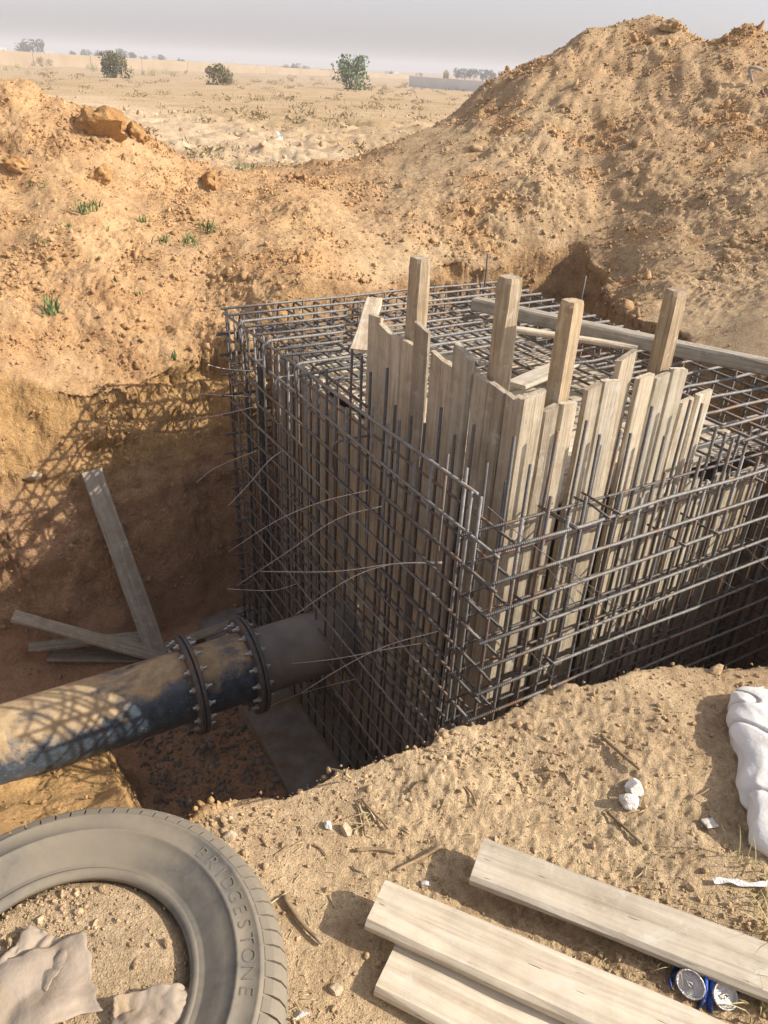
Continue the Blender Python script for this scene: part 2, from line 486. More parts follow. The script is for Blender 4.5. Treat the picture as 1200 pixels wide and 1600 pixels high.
# masks
pitm = 1 - sst(sd, -0.02, 0.06)                       # inside rim
wallm = pitm * sst(tt_, 0.02, 0.15)
floorm = pitm * (1 - sst(tt_, 0.05, 0.2))
foreg = (1 - sst(r_, 2.6, 3.4)) * (1 - pitm)
fieldm = sst(r_ - 0.0 * x, 9.6, 12.0) * (1 - sst(z, 0.42, 0.7))
fieldm = np.maximum(fieldm, sst(r_, 15, 17))
heapR = sst(x * 0.9 + 0.0 * y, -0.6, 0.9) * sst(y, 5.2, 6.8) * (1 - fieldm) * (1 - pitm)
bankL = (1 - sst(x, -0.9, 0.4)) * sst(y, 4.2, 5.0) * (1 - fieldm) * (1 - pitm)
P = np.stack([X, Y, z.reshape(shp)], -1)
dr = np.gradient(P, axis=0); dt = np.gradient(P, axis=1)
Nrm = np.cross(dt, dr); Nrm /= np.linalg.norm(Nrm, axis=-1, keepdims=True) + 1e-12
Nrm[Nrm[..., 2] < 0] *= -1
Pf = P.reshape(-1, 3); nf = Nrm.reshape(-1, 3)
px, py, pz = Pf.T
near = r_ < 26
disp = np.zeros(x.shape)
def B(f, n=3, ox=0.0):       # billowy lumps
    s, a = 0, 1.0
    for i in range(n):
        k = f * 2.1**i
        s = s + a * (0.5 - np.abs(pn(px[near] * k + ox + 9 * i, py[near] * k + 4 * i, pz[near] * k)))
        a *= 0.5
    return s
low = fbm(px[near], py[near], pz[near], 0.9, 3)
mid = fbm(px[near] + 31, py[near], pz[near], 4.0, 3)
bil = B(5.0, 3)
fine = B(21.0, 3, 50)
grit = fbm(px[near] + 77, py[near], pz[near], 48.0, 2)
wl = wallm * (1 - 0.8 * near_side)
a_low = 0.024 * foreg + 0.08 * heapR + 0.10 * bankL + 0.09 * wl + 0.02 * floorm + 0.13 * fieldm
a_mid = 0.006 * foreg + 0.030 * heapR + 0.034 * bankL + 0.07 * wl + 0.025 * floorm + 0.035 * fieldm
a_bil = 0.004 * foreg + 0.016 * heapR + 0.020 * bankL + 0.07 * wl + 0.02 * floorm + 0.04 * fieldm
a_fin = 0.0045 * foreg + 0.024 * heapR + 0.024 * bankL + 0.030 * wl + 0.012 * floorm + 0.015 * fieldm
a_gr = 0.002 * foreg + 0.010 * heapR + 0.010 * bankL + 0.010 * wl + 0.004 * floorm
rp = sst(fbm(px[near] + 100, py[near], pz[near], 1.1, 3), -0.2, 0.45)
rough_patch = (0.5 + 0.8 * rp) * (1 - foreg[near]) + (0.12 + 1.9 * rp) * foreg[near]
disp[near] = a_low[near] * low + rough_patch * (a_mid[near] * mid + a_bil[near] * (bil - 0.5) + a_fin[near] * (fine - 0.5) + a_gr[near] * grit)
phi = np.arctan2(px[near] - 2.9, 11.6 - py[near]); rho = np.hypot(px[near] - 2.9, py[near] - 11.6)
phw = phi + 0.06 * pn(px[near] * 1.3, py[near] * 1.3)
gul = pn(phw * 7, rho * 0.5) + 0.6 * pn(phw * 17 + 5, rho * 0.9)
disp[near] += 0.035 * heapR[near] * gul * sst(rho, 0.4, 2.0)
# tooth marks and layers in the cut walls
lay = pn(px[near] * 0.7 + 3, py[near] * 0.7, pz[near] * 6.0) + 0.5 * pn(px[near] * 1.5, py[near] * 1.5 + 8, pz[near] * 15.0)
disp[near] += 0.045 * wl[near] * lay
# keep the earth clear of the cage, the formwork and the resting planks
boxd = np.maximum.reduce([-0.25 - ab_a, ab_a - 3.3, -0.6 - ab_b, ab_b - 2.6])
disp *= np.where((z < 0.1), 0.25 + 0.75 * sst(boxd, 0.0, 0.25), 1.0)
Pf = Pf + nf * disp[:, None]
# soil colours
def colr(c): return np.array(c)[None, :]
orange = colr((0.54, 0.345, 0.175)); greyt = colr((0.52, 0.375, 0.22)); red = colr((0.50, 0.31, 0.185)); pale = colr((0.60, 0.475, 0.315)); fieldc = colr((0.50, 0.38, 0.235)); ocre = colr((0.58, 0.37, 0.165)); fore = colr((0.54, 0.41, 0.25))
nz = np.zeros(x.shape); nz[near] = fbm(px[near] + 11, py[near], pz[near], 1.1, 3)
nz2 = np.zeros(x.shape); nz2[near] = fbm(px[near] + 61, py[near], pz[near] * 2.5, 2.3, 3)
far_n = fbm(x, y, None, 0.12, 3)
def L_(c, d, k): return c * (1 - k[:, None]) + d * k[:, None]
colv = np.repeat(fieldc, len(x), 0)
colv = L_(colv, fore, foreg)
colv = L_(colv, orange, np.clip(bankL * (0.85 + 0.3 * nz2), 0, 1))
colv = L_(colv, greyt, np.clip(heapR * (0.9 + 0.2 * nz), 0, 1))
colv = L_(colv, orange, heapR * 0.75 * sst(nz + 0.5 * nz2, 0.25, 0.7))
colv = L_(colv, ocre, wl * (1 - sst(x, -1.2, 0.2)))
colv = L_(colv, orange, wl * sst(x, -1.2, 0.2) * 0.8)
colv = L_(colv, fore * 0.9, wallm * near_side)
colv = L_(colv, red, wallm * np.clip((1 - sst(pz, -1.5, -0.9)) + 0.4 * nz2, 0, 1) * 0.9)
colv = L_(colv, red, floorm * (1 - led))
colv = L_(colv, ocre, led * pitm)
trk = np.zeros(x.shape)
tp = [atz(u, v, 0.25)[:2] for u, v in ((90, 150), (200, 172), (270, 195), (330, 220), (430, 236), (560, 262))]
for (ax, ay), (bx, by) in zip(tp[:-1], tp[1:]):
    ex, ey = bx - ax, by - ay
    t_ = np.clip(((x - ax) * ex + (y - ay) * ey) / (ex * ex + ey * ey), 0, 1)
    dd = np.hypot(x - ax - t_ * ex, y - ay - t_ * ey)
    trk = np.maximum(trk, 1 - sst(dd + 0.9 * fbm(x, y, None, 0.5, 3), 0.6, 2.2 + 0.05 * r_))
colv = L_(colv, pale, np.clip(trk * 0.95, 0, 1) * fieldm)
fn2 = fbm(x, y, None, 0.45, 4)
colv = L_(colv, colr((0.43, 0.31, 0.16)), 0.6 * sst(fn2, 0.1, 0.55) * fieldm * (1 - trk))
colv = L_(colv, colr((0.40, 0.30, 0.15)), 0.55 * sst(far_n, 0.15, 0.5) * sst(r_, 18, 30))
colv = L_(colv, pale, 0.25 * foreg * sst(nz, 0.0, 0.5))
gm_idx = np.arange(shp[0] * shp[1]).reshape(shp)
i00 = gm_idx[:-1, :]; i10 = gm_idx[1:, :]; i01 = np.roll(gm_idx, -1, 1)[:-1, :]; i11 = np.roll(gm_idx, -1, 1)[1:, :]
F = np.stack([i00, i01, i11, i10], -1).reshape(-1, 4)
Vg = np.vstack([Pf, [[0, 0, Pf[:shp[1], 2].mean()]]])
me = fast_mesh('ground', Vg, F)
cen = len(Vg) - 1
ca = me.color_attributes.new('soil', 'FLOAT_COLOR', 'POINT')
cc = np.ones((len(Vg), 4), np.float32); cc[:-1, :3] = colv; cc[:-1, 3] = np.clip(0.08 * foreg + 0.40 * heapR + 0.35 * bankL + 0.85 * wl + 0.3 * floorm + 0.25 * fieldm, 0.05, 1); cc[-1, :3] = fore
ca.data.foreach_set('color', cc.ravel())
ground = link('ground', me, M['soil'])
ground['kind'] = 'structure'
ground['label'] = 'sandy ground with the excavated pit and dug banks'
G = Pf.reshape(shp[0], shp[1], 3)
bpy.context.view_layer.update()
def hit(u, v):
    d = Vector(ray(u, v)).normalized()
    ok, loc, nrm, _ = ground.ray_cast(Vector(O), d)
    return (np.array(loc), np.array(nrm)) if ok else (atz(u, v, 0.0), np.array([0, 0, 1.0]))
def drop(xx, yy, ztop=8.0):
    ok, loc, nrm, _ = ground.ray_cast(Vector((xx, yy, ztop)), Vector((0, 0, -1)))
    return np.array(loc) if ok else np.array([xx, yy, 0.0])

# ------------------------------------------------------------------ clods and pebbles (uncountable)
def ico(level):
    t = (1 + 5**0.5) / 2
    V = [(-1, t, 0), (1, t, 0), (-1, -t, 0), (1, -t, 0), (0, -1, t), (0, 1, t), (0, -1, -t), (0, 1, -t), (t, 0, -1), (t, 0, 1), (-t, 0, -1), (-t, 0, 1)]
    F = [(0, 11, 5), (0, 5, 1), (0, 1, 7), (0, 7, 10), (0, 10, 11), (1, 5, 9), (5, 11, 4), (11, 10, 2), (10, 7, 6), (7, 1, 8), (3, 9, 4), (3, 4, 2), (3, 2, 6), (3, 6, 8), (3, 8, 9), (4, 9, 5), (2, 4, 11), (6, 2, 10), (8, 6, 7), (9, 8, 1)]
    V = [np.array(v) / np.linalg.norm(v) for v in V]
    for _ in range(level):
        cache = {}; NF = []
        def mid(i, j):
            k = (min(i, j), max(i, j))
            if k not in cache:
                p = V[i] + V[j]; V.append(p / np.linalg.norm(p)); cache[k] = len(V) - 1
            return cache[k]
        for a, b, c in F:
            ab, bc, ca_ = mid(a, b), mid(b, c), mid(c, a)
            NF += [(a, ab, ca_), (b, bc, ab), (c, ca_, bc), (ab, bc, ca_)]
        F = NF
    return np.array(V), np.array(F)
ICO = [ico(0), ico(1), ico(2), ico(3)]
def rock(level, seed, amp=0.3, f=1.2, squash=(1, 1, 0.75), cuts=9):
    V, F = ICO[level]
    n = fbm(V[:, 0] + seed * 3.1, V[:, 1] + seed, V[:, 2] - seed, f, 2)
    n2 = np.abs(pn(V[:, 0] * 2.2 + seed, V[:, 1] * 2.2, V[:, 2] * 2.2 - seed))
    V = V * (1 + amp * n - 0.15 * n2)[:, None]
    g = np.random.default_rng(int(seed) + 900)
    for _ in range(cuts):
        d = g.normal(size=3); d /= np.linalg.norm(d); k = g.uniform(0.45, 0.72)
        V = V - np.maximum(0, V @ d - k)[:, None] * d * 0.96
    return V * 1.25 * np.array(squash), F
ROCKS0 = [rock(0, s, 0.45) for s in range(8)]
def crumb(seed):
    g = np.random.default_rng(seed + 500)
    V = np.array([(1, 0, 0), (-1, 0, 0), (0, 1, 0), (0, -1, 0), (0, 0, 1), (0, 0, -1)], float) * g.uniform(.7, 1.25, (6, 1)) + g.normal(0, .22, (6, 3))
    F = np.array([(0, 2, 4), (2, 1, 4), (1, 3, 4), (3, 0, 4), (2, 0, 5), (1, 2, 5), (3, 1, 5), (0, 3, 5)])
    return V, F
ROCKSX = [crumb(q) for q in range(8)]
ROCKS1 = [rock(1, s + 20, 0.42) for s in range(8)]
def rotm(k):
    q = rng.normal(size=(k, 4)); q /= np.linalg.norm(q, axis=1)[:, None]
    w, a, b, c = q.T
    return np.stack([np.stack([1 - 2 * (b * b + c * c), 2 * (a * b - c * w), 2 * (a * c + b * w)], -1), np.stack([2 * (a * b + c * w), 1 - 2 * (a * a + c * c), 2 * (b * c - a * w)], -1), np.stack([2 * (a * c - b * w), 2 * (b * c + a * w), 1 - 2 * (a * a + b * b)], -1)], -2)
area = (np.linalg.norm(np.cross(np.gradient(G, axis=0), np.gradient(G, axis=1)), axis=-1)).ravel()
inview = (np.abs(TT.ravel()) < math.radians(45))
def scatter(name, dens, count, smin, smax, power, colmul, sink=0.25, big=0.03, label='', solid=None):
    p = dens * area * inview * (r_ < 40)
    p = p / p.sum()
    idx = rng.choice(len(p), count, p=p)
    u = rng.random(count)
    s = (smin**(-power) + u * (smax**(-power) - smin**(-power)))**(-1 / power)
    Vs, Fs, Cs = [], [], []; off = 0
    for lvl, sel in ((2, s < big * 0.5), (0, (s >= big * 0.5) & (s < big)), (1, s >= big)):
        ids = idx[sel]; ss = s[sel]
        if not len(ids): continue
        rk = rng.integers(0, 8, len(ids)); R = rotm(len(ids))
        for j in range(8):
            k = np.where(rk == j)[0]
            if not len(k): continue
            V, F = (ROCKS0, ROCKS1, ROCKSX)[lvl][j]
            asp = rng.uniform(0.65, 1.25, (len(k), 1, 3))
            vv = np.einsum('kij,knj->kni', R[k], V[None] * asp) * ss[k][:, None, None]
            pos = Pf[ids[k]] + nf[ids[k]] * (ss[k] * (0.5 - sink))[:, None] + rng.normal(size=(len(k), 3)) * np.array([0.01, 0.01, 0])
            vv = vv + pos[:, None, :]
            Vs.append(vv.reshape(-1, 3))
            Fs.append((F[None] + (np.arange(len(k)) * len(V))[:, None, None] + off).reshape(-1, 3))
            cbase = colv[ids[k]] if solid is None else np.repeat(np.array(solid)[None], len(k), 0)
            c = cbase * np.array(colmul) * rng.uniform(0.82, 1.2, (len(k), 1))
            Cs.append(np.repeat(c, len(V), 0)); off += len(vv.reshape(-1, 3))
    V = np.vstack(Vs); F = np.vstack(Fs); C = np.vstack(Cs)
    me = fast_mesh(name, V, F, smooth=False)
    ca = me.color_attributes.new('soil', 'FLOAT_COLOR', 'POINT')
    c4 = np.ones((len(V), 4), np.float32); c4[:, :3] = np.clip(C, 0, 0.85); c4[:, 3] = 0.0; ca.data.foreach_set('color', c4.ravel())
    ob = link(name, me, M['clod'])
    ob['kind'] = 'stuff'; ob['label'] = label; ob['category'] = 'clods'
    return ob
patch = np.clip(0.25 + 1.2 * nz2 + 0.8 * nz, 0.04, 2)
scatter('soil_clods', heapR * (0.12 + patch), 60000, 0.005, 0.028, 2.4, (1.02, 1.02, 1.02), label='tan earth clods and gravel covering the big heap on the right')
scatter('soil_clods', bankL * (0.12 + patch), 45000, 0.0045, 0.03, 2.4, (1.0, 1.0, 1.0), label='orange earth clods strewn over the left bank')
scatter('soil_clods', foreg * (0.15 + patch**2), 20000, 0.0014, 0.010, 2.0, (1.06, 1.04, 1.02), big=0.006, label='small pebbles and crumbs on the near bank')
scatter('soil_clods', (heapR + bankL) * patch**2, 800, 0.022, 0.06, 2.4, (0.96, 0.95, 0.94), label='bigger broken clods lying here and there on both heaps')
scatter('soil_clods', fieldm * (0.1 + patch) / (1 + 0.012 * r_**2), 6000, 0.012, 0.09, 1.8, (0.95, 0.93, 0.9), big=0.04, label='clods scattered over the sandy field behind the heaps')
scatter('soil_clods', (wl * 1.6 + floorm) * (0.1 + patch), 12000, 0.005, 0.03, 2.2, (1, 1, 1), label='crumbled earth on the pit walls and floor')
grav = floorm * (ab_b > -1.15) * (ab_b < -0.15) * (ab_a > 0.2) * (ab_a < 2.4) * (z < -2.2)
scatter('concrete_rubble', grav + 1e-9, 3500, 0.006, 0.035, 1.5, (1, 1, 1), big=0.03, label='grey concrete rubble on the pit floor below the pipe', solid=(0.34, 0.305, 0.255))
rimm = np.exp(-((sd + 0.02) / 0.07)**2) * (r_ < 3.2)
scatter('soil_clods', rimm, 2200, 0.003, 0.018, 1.9, (0.95, 0.93, 0.9), big=0.014, label='loose crumbs along the near edge of the pit')

# ------------------------------------------------------------------ boards
def board_mesh(L, w, th, seed, n=9, rag=0.012, wob=0.003, taper=0.0, chip=0.0, bow=0.0):
    """board along +X from 0 to L, centred on Y, thickness centred on Z"""
    g = np.random.default_rng(seed)
    V, F = [], []
    c = min(0.12 * w, 0.28 * th)
    prof = [(-1, -1, 0, 1), (-1, -1, 1, 0), (1, -1, -1, 0), (1, -1, 0, 1), (1, 1, 0, -1), (1, 1, -1, 0), (-1, 1, 1, 0), (-1, 1, 0, -1)]
    prof = [(-.5 * w, -.5 * th + c), (-.5 * w + c, -.5 * th), (.5 * w - c, -.5 * th), (.5 * w, -.5 * th + c), (.5 * w, .5 * th - c), (.5 * w - c, .5 * th), (-.5 * w + c, .5 * th), (-.5 * w, .5 * th - c)]
    off = g.uniform(0, 100)
    slope0, slope1 = g.normal(0, rag), g.normal(0, rag * 0.45)
    for i in range(n + 1):
        t = i / n
        xx = L * t
        sw = 1 - taper * t
        for (yy, zz) in prof:
            e = 0.0
            if i == 0: e = slope0 * yy / w + g.normal(0, rag * 0.08)
            if i == n: e = slope1 * yy / w * 2 + g.normal(0, rag * 0.08) - chip * 0.012 * (math.sin(off + 2.2 * yy / w) - 0.2)
            wy = wob * math.sin(off + t * 7 + (3 if yy > 0 else 0)) + g.normal(0, wob * 0.4)
            V.append((xx + e, yy * sw + (wy if abs(yy) > 0.3 * w else 0), zz + g.normal(0, wob * 0.25) + bow * math.sin(math.pi * t)))
    for i in range(n):
        for k in range(8):
            k2 = (k + 1) % 8
            F.append((i * 8 + k, (i + 1) * 8 + k, (i + 1) * 8 + k2, i * 8 + k2))
    F.append(tuple(range(8))); F.append(tuple(n * 8 + k for k in range(8))[::-1])
    return new_mesh('board', V, F, smooth=False)
def fix_normals(me):
    import bmesh
    bm = bmesh.new(); bm.from_mesh(me); bmesh.ops.recalc_face_normals(bm, faces=bm.faces[:]); bm.to_mesh(me); bm.free()
def board(name, p0, p1, w, th, mat, seed, up=(0, 0, 1), parent=None, **kw):
    """a board whose centre line runs from p0 to p1, broad face towards up"""
    p0 = np.asarray(p0, float); p1 = np.asarray(p1, float)
    me = board_mesh(float(np.linalg.norm(p1 - p0)), w, th, seed, **kw); fix_normals(me)
    ob = link(name, me, mat)
    mw = frame(p0, p1 - p0, up)
    if parent is not None:
        ob.parent = parent
        ob.matrix_local = parent_inv(parent) @ mw
    else:
        ob.matrix_world = mw
    return ob
def parent_inv(p):
    return Matrix.Translation(p.location).inverted()

# ------------------------------------------------------------------ concrete footing under the cage
def slab(name, corners, z0, z1, mat, parent=None, jag=0.0, sub=14):
    C = [np.asarray(c[:2]) for c in corners]
    ring = []
    for i in range(len(C)):
        for t in np.linspace(0, 1, sub, endpoint=False):
            p = C[i] * (1 - t) + C[(i + 1) % len(C)] * t
            ring.append(p + np.array([pn(p[0] * 6, p[1] * 6), pn(p[0] * 6 + 40, p[1] * 6)]) * jag)
    n = len(ring)
    V = [(p[0], p[1], z0) for p in ring] + [(p[0], p[1], z1 - 0.012) for p in ring] + [(p[0] * 0.995 + 0.005 * C[0][0], p[1] * 0.995 + 0.005 * C[0][1], z1) for p in ring]
    F = [tuple(range(n))[::-1], tuple(range(2 * n, 3 * n))]
    for k in range(n):
        k2 = (k + 1) % n
        F += [(k, k2, n + k2, n + k), (n + k, n + k2, 2 * n + k2, 2 * n + k)]
    return link(name, new_mesh(name, V, F, False), mat, parent)
ft = slab('concrete_footing', [W(-0.35, -0.38, 0), W(-0.35, 2.75, 0), W(3.35, 2.75, 0), W(3.35, -0.38, 0)], -2.75, -2.52, M['concrete'], jag=0.05)
tag(ft, 'grey concrete footing pad showing at the foot of the rebar cage', 'footing')

# ------------------------------------------------------------------ timber formwork
FB = 0.27                      # formwork face behind the outer bars
ZB = -2.5
form = empty('timber_formwork', W(1.5, 1.2, ZB))
tag(form, 'box of upright weathered boards and posts standing inside the rebar cage', 'formwork')
sd_ = 100
def upright(name, a, b, ztop, w, th, normal, mat, lean=0.0, zb=ZB, **kw):
    global sd_
    sd_ += 1
    along = E1 if abs(np.dot(normal, E2)) > 0.5 else E2
    p0 = W(a, b, zb); p1 = W(a, b, ztop) + along * lean
    return board(name, p0, p1, w, th, mat, sd_, up=tuple(normal), parent=form, **kw)
left_tops = [((574, 490), (592, 497)), ((590, 510), (609, 520)), ((610, 523), (627, 531)), ((627, 531), (648, 538)), ((650, 506), (672, 514)), ((672, 552), (690, 562)), ((690, 566), (711, 572)), ((711, 545), (739, 555)), ((740, 588), (762, 600)), ((762, 600), (786, 616)), ((786, 619), (815, 630))]
for i, (pa, pb) in enumerate(left_tops):
    a0, z0 = on_left(*pa, FB); a1, z1 = on_left(*pb, FB)
    w = max(0.085, abs(a0 - a1) + 0.002)
    upright('plank', (a0 + a1) / 2, FB + 0.015 - (0.012 if i in (4, 7) else 0) + random.uniform(-.003, .003), (z0 + z1) / 2, w, 0.03, -E2, M['wood'], random.uniform(-.008, .008), rag=0.018, chip=0.8, wob=0.003)
right_tops = [((817, 621), (852, 619)), ((853, 638), (877, 638)), ((879, 634), (902, 632)), ((917, 607), (944, 600)), ((945, 600), (972, 598)), ((980, 562), (1006, 560)), ((1001, 592), (1024, 591)), ((1025, 588), (1050, 584)), ((1051, 582), (1077, 577)), ((1066, 627), (1087, 624)), ((1092, 615), (1115, 612))]
for i, (pa, pb) in enumerate(right_tops):
    b0, z0 = on_right(*pa, FB); b1, z1 = on_right(*pb, FB)
    w = max(0.085, abs(b0 - b1) + 0.001)
    off = 0.0 if i not in (5,) else 0.032
    if i == 0: b0 += 0.012
    upright('plank', (b0 + b1) / 2, 0, 0, 0.1, 0.03, -E1, M['wood']) if False else None
    sd_ += 1
    zt = (z0 + z1) / 2
    board('plank', W(FB + 0.015 + off + random.uniform(-.003, .003), (b0 + b1) / 2, ZB), W(FB + 0.015 + off, (b0 + b1) / 2 + random.uniform(-.006, .006), zt), w, 0.03, M['wood'], sd_, up=tuple(-E1), parent=form, rag=0.018, chip=1.0, wob=0.004)
a = 1.64
while a < 2.82:                 # the lower boards of the left side, under the deck
    upright('plank', a, FB + 0.015 + random.uniform(-.004, .004), -0.16 + random.uniform(-.03, .02), 0.112, 0.03, -E2, M['wood'], random.uniform(-.006, .006), rag=0.012)
    a += 0.118
b = 1.52
while b < 2.12:
    sd_ += 1
    board('plank', W(FB + 0.015, b, ZB), W(FB + 0.015, b, -0.2 + random.uniform(-.04, .04)), 0.108, 0.03, M['wood'], sd_, up=tuple(-E1), parent=form, rag=0.012)
    b += 0.114
for k in range(11):             # boards of the far sides
    sd_ += 1
    board('plank', W(2.87, 0.37 + k * 0.165, ZB), W(2.87, 0.37 + k * 0.165, -0.17), 0.16, 0.028, M['wood'], sd_, up=tuple(E1), parent=form, n=4)
for k in range(15):
    sd_ += 1
    board('plank', W(0.42 + k * 0.165, 2.14, ZB), W(0.42 + k * 0.165, 2.14, -0.18), 0.16, 0.028, M['wood'], sd_, up=tuple(E2), parent=form, n=4)
for k in range(12):             # deck that carries the slab mat
    a = 0.42 + k * 0.208
    sd_ += 1
    board('deck_board', W(a, 0.315, -0.135 + random.uniform(-.004, .004)), W(a, 2.12, -0.135 + random.uniform(-.004, .004)), 0.2, 0.024, M['wood_pale'], sd_, parent=form, n=6)
# four thick posts with rounded battered heads
def post(cx, cy, ztop, zbot, ax, wx, wy, seed, lean=(0, 0)):
    g = np.random.default_rng(seed)
    V, F = [], []
    n = 14; prof = []
    for (sx, sy) in ((-1, -1), (1, -1), (1, 1), (-1, 1)):
        cpx, cpy = sx * wx / 2, sy * wy / 2; c = 0.014
        if sx * sy > 0: prof += [(cpx, cpy - sy * c), (cpx - sx * c, cpy)]
        else: prof += [(cpx - sx * c, cpy), (cpx, cpy - sy * c)]
    prof.sort(key=lambda p: math.atan2(p[1], p[0]))
    L = ztop - zbot; k = len(prof)
    ts = list(np.linspace(0, 0.955, n)) + [0.975, 0.99, 1.0]
    for t in ts:
        s = 1.0 if t < 0.96 else {0.975: 0.985, 0.99: 0.95, 1.0: 0.86}[t]
        for q, (xx, yy) in enumerate(prof):
            j = 0.0035 * math.sin(t * 9 + q * 1.7 + seed) + g.normal(0, 0.0016)
            V.append((t * L, xx * s + j + lean[0] * t, yy * s + j + lean[1] * t))
    for i in range(len(ts) - 1):
        for q in range(k):
            q2 = (q + 1) % k
            F.append((i * k + q, i * k + q2, (i + 1) * k + q2, (i + 1) * k + q))
    F.append(tuple(range(k))[::-1]); F.append(tuple((len(ts) - 1) * k + q for q in range(k)))
    me = new_mesh('post', V, F, False); fix_normals(me)
    ob = link('post', me, M['wood_post'])
    ob.parent = form
    ob.matrix_local = parent_inv(form) @ frame(W(cx, cy, zbot), (0, 0, 1), tuple(ax))
    return ob
a, zt = on_left(656, 402, .345); post(a, .345, zt, -1.2, -E2, 0.105, 0.075, 1)
a, zt = on_left(797, 432, .375); post(a, .375, zt, -1.2, -E2, 0.085, 0.085, 2)
b, zt = on_right(895, 469, .365); post(.365, b, zt, -1.2, -E1, 0.085, 0.085, 3)
b, zt = on_right(1058, 452, .355); post(.355, b, zt, -1.2, -E1, 0.095, 0.075, 4)

# ------------------------------------------------------------------ rebar cage
cage = empty('rebar_cage', W(1.5, 1.2, -2.52))
tag(cage, 'tall double-layer cage of tied steel reinforcing bars wrapped around the board box', 'rebar cage')
def bar(name, pts, r=0.0085, mat=None, jit=0.004, sides=7, seg=5):
    P = np.asarray(pts, float)
    if len(P) == 2:
        L = np.linalg.norm(P[1] - P[0])
        t = np.linspace(0, 1, seg + 1)[:, None]
        loc = np.c_[t * L, np.random.normal(0, jit, (seg + 1, 2)) * (0.4 + 0.6 * np.sin(np.pi * t))]
        mw = frame(P[0], P[1] - P[0])
    else:
        # bent bar: keep it in a frame along its longest leg
        seglen = np.linalg.norm(np.diff(P, axis=0), axis=1); k = int(np.argmax(seglen))
        mw = frame(P[k], P[k + 1] - P[k])
        inv = np.array(mw.inverted())
        loc = []
        for i in range(len(P)):          # round the bends
            if 0 < i < len(P) - 1:
                d0 = (P[i - 1] - P[i]); d1 = (P[i + 1] - P[i]); rr = min(0.05, 0.45 * np.linalg.norm(d0), 0.45 * np.linalg.norm(d1))
                q0 = P[i] + d0 / np.linalg.norm(d0) * rr; q1 = P[i] + d1 / np.linalg.norm(d1) * rr
                for s in (0, 0.25, 0.5, 0.75, 1): loc.append((1 - s)**2 * q0 + 2 * s * (1 - s) * P[i] + s * s * q1)
            else: loc.append(P[i])
        loc = np.array(loc); loc = (inv @ np.c_[loc, np.ones(len(loc))].T).T[:, :3]
    V, F = tube(loc, r, sides)
    me = new_mesh('bar', V, F)
    ob = link(name, me, mat or M['rebar'])
    ob.parent = cage
    ob.matrix_local = parent_inv(cage) @ mw
    return ob
np.random.seed(11)
DA, DB = 3.08, 2.38
SP = 0.152
levels = [ZN - SP * k for k in range(17)]
TOPZ = 0.13
IN = 0.17
j = lambda s=0.006: random.uniform(-s, s)
# horizontal bars, near-left face and near-right face
for k, zl in enumerate(levels):
    bar('horizontal_bar', [W(-0.02 + j(.02), j(), zl + j()), W(DA + 0.03, j(), zl - 0.01 + j())], r=0.0078, mat=M['rebar_dark'] if k % 3 else M['rebar'])
    bar('horizontal_bar', [W(j(), -0.02 + j(.02), zl + 0.016 + j()), W(j(), DB + 0.04, zl + 0.016 + j(.01))], r=0.0085)
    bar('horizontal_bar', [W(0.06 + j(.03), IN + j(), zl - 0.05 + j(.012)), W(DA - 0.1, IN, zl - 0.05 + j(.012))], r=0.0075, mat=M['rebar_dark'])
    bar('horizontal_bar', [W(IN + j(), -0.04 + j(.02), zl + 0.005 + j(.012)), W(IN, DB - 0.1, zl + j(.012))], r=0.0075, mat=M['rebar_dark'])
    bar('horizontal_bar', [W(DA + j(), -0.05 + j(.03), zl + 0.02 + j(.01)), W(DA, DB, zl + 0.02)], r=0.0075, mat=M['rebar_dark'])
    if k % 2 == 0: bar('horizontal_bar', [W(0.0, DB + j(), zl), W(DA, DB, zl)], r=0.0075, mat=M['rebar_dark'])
bar('horizontal_bar', [W(0.16, 0.0, TOPZ + 0.015), W(1.0, 0, TOPZ), W(DA + 0.02, 0.0, TOPZ - 0.03)], r=0.0095)
# upright bars
nv = 25
for k in range(nv):
    a = 0.03 + k * (DA - 0.03) / (nv - 1)
    far = a > 1.65
    zt = TOPZ + (0.0 if far else random.choice([0.0, 0.02, -0.05, 0.08]))
    if k == 0: zt = ZN + 0.01
    bar('vertical_bar', [W(a + j(.02), 0.018, -2.55), W(a + j(.022), 0.018, zt)], r=0.008, mat=M['rebar'] if k % 3 else M['rebar_dark'])
    a2 = a + 0.05
    if far and a2 < DA - 0.05:
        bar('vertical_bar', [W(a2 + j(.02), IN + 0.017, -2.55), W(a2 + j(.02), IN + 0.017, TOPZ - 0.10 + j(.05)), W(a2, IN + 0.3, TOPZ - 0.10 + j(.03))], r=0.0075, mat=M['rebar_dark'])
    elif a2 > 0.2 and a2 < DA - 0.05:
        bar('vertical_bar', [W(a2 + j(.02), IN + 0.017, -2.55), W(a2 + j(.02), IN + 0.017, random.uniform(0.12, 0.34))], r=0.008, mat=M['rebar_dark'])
a, zt = on_left(742, 767, 0.0); bar('vertical_bar', [W(a, -0.016, -2.55), W(a, -0.016, zt)], r=0.0078, mat=M['rebar'])
nb = 22
right_tip = [0.0, 0.12, 0.2, 0.05, 0.14] + [0.0, 0.10, 0.03, 0.16, 0.05, 0.2, 0.02, 0.26, 0.12, 0.08, 0.3, 0.05, 0.16, 0.1, 0.12, 0.1, 0.1]
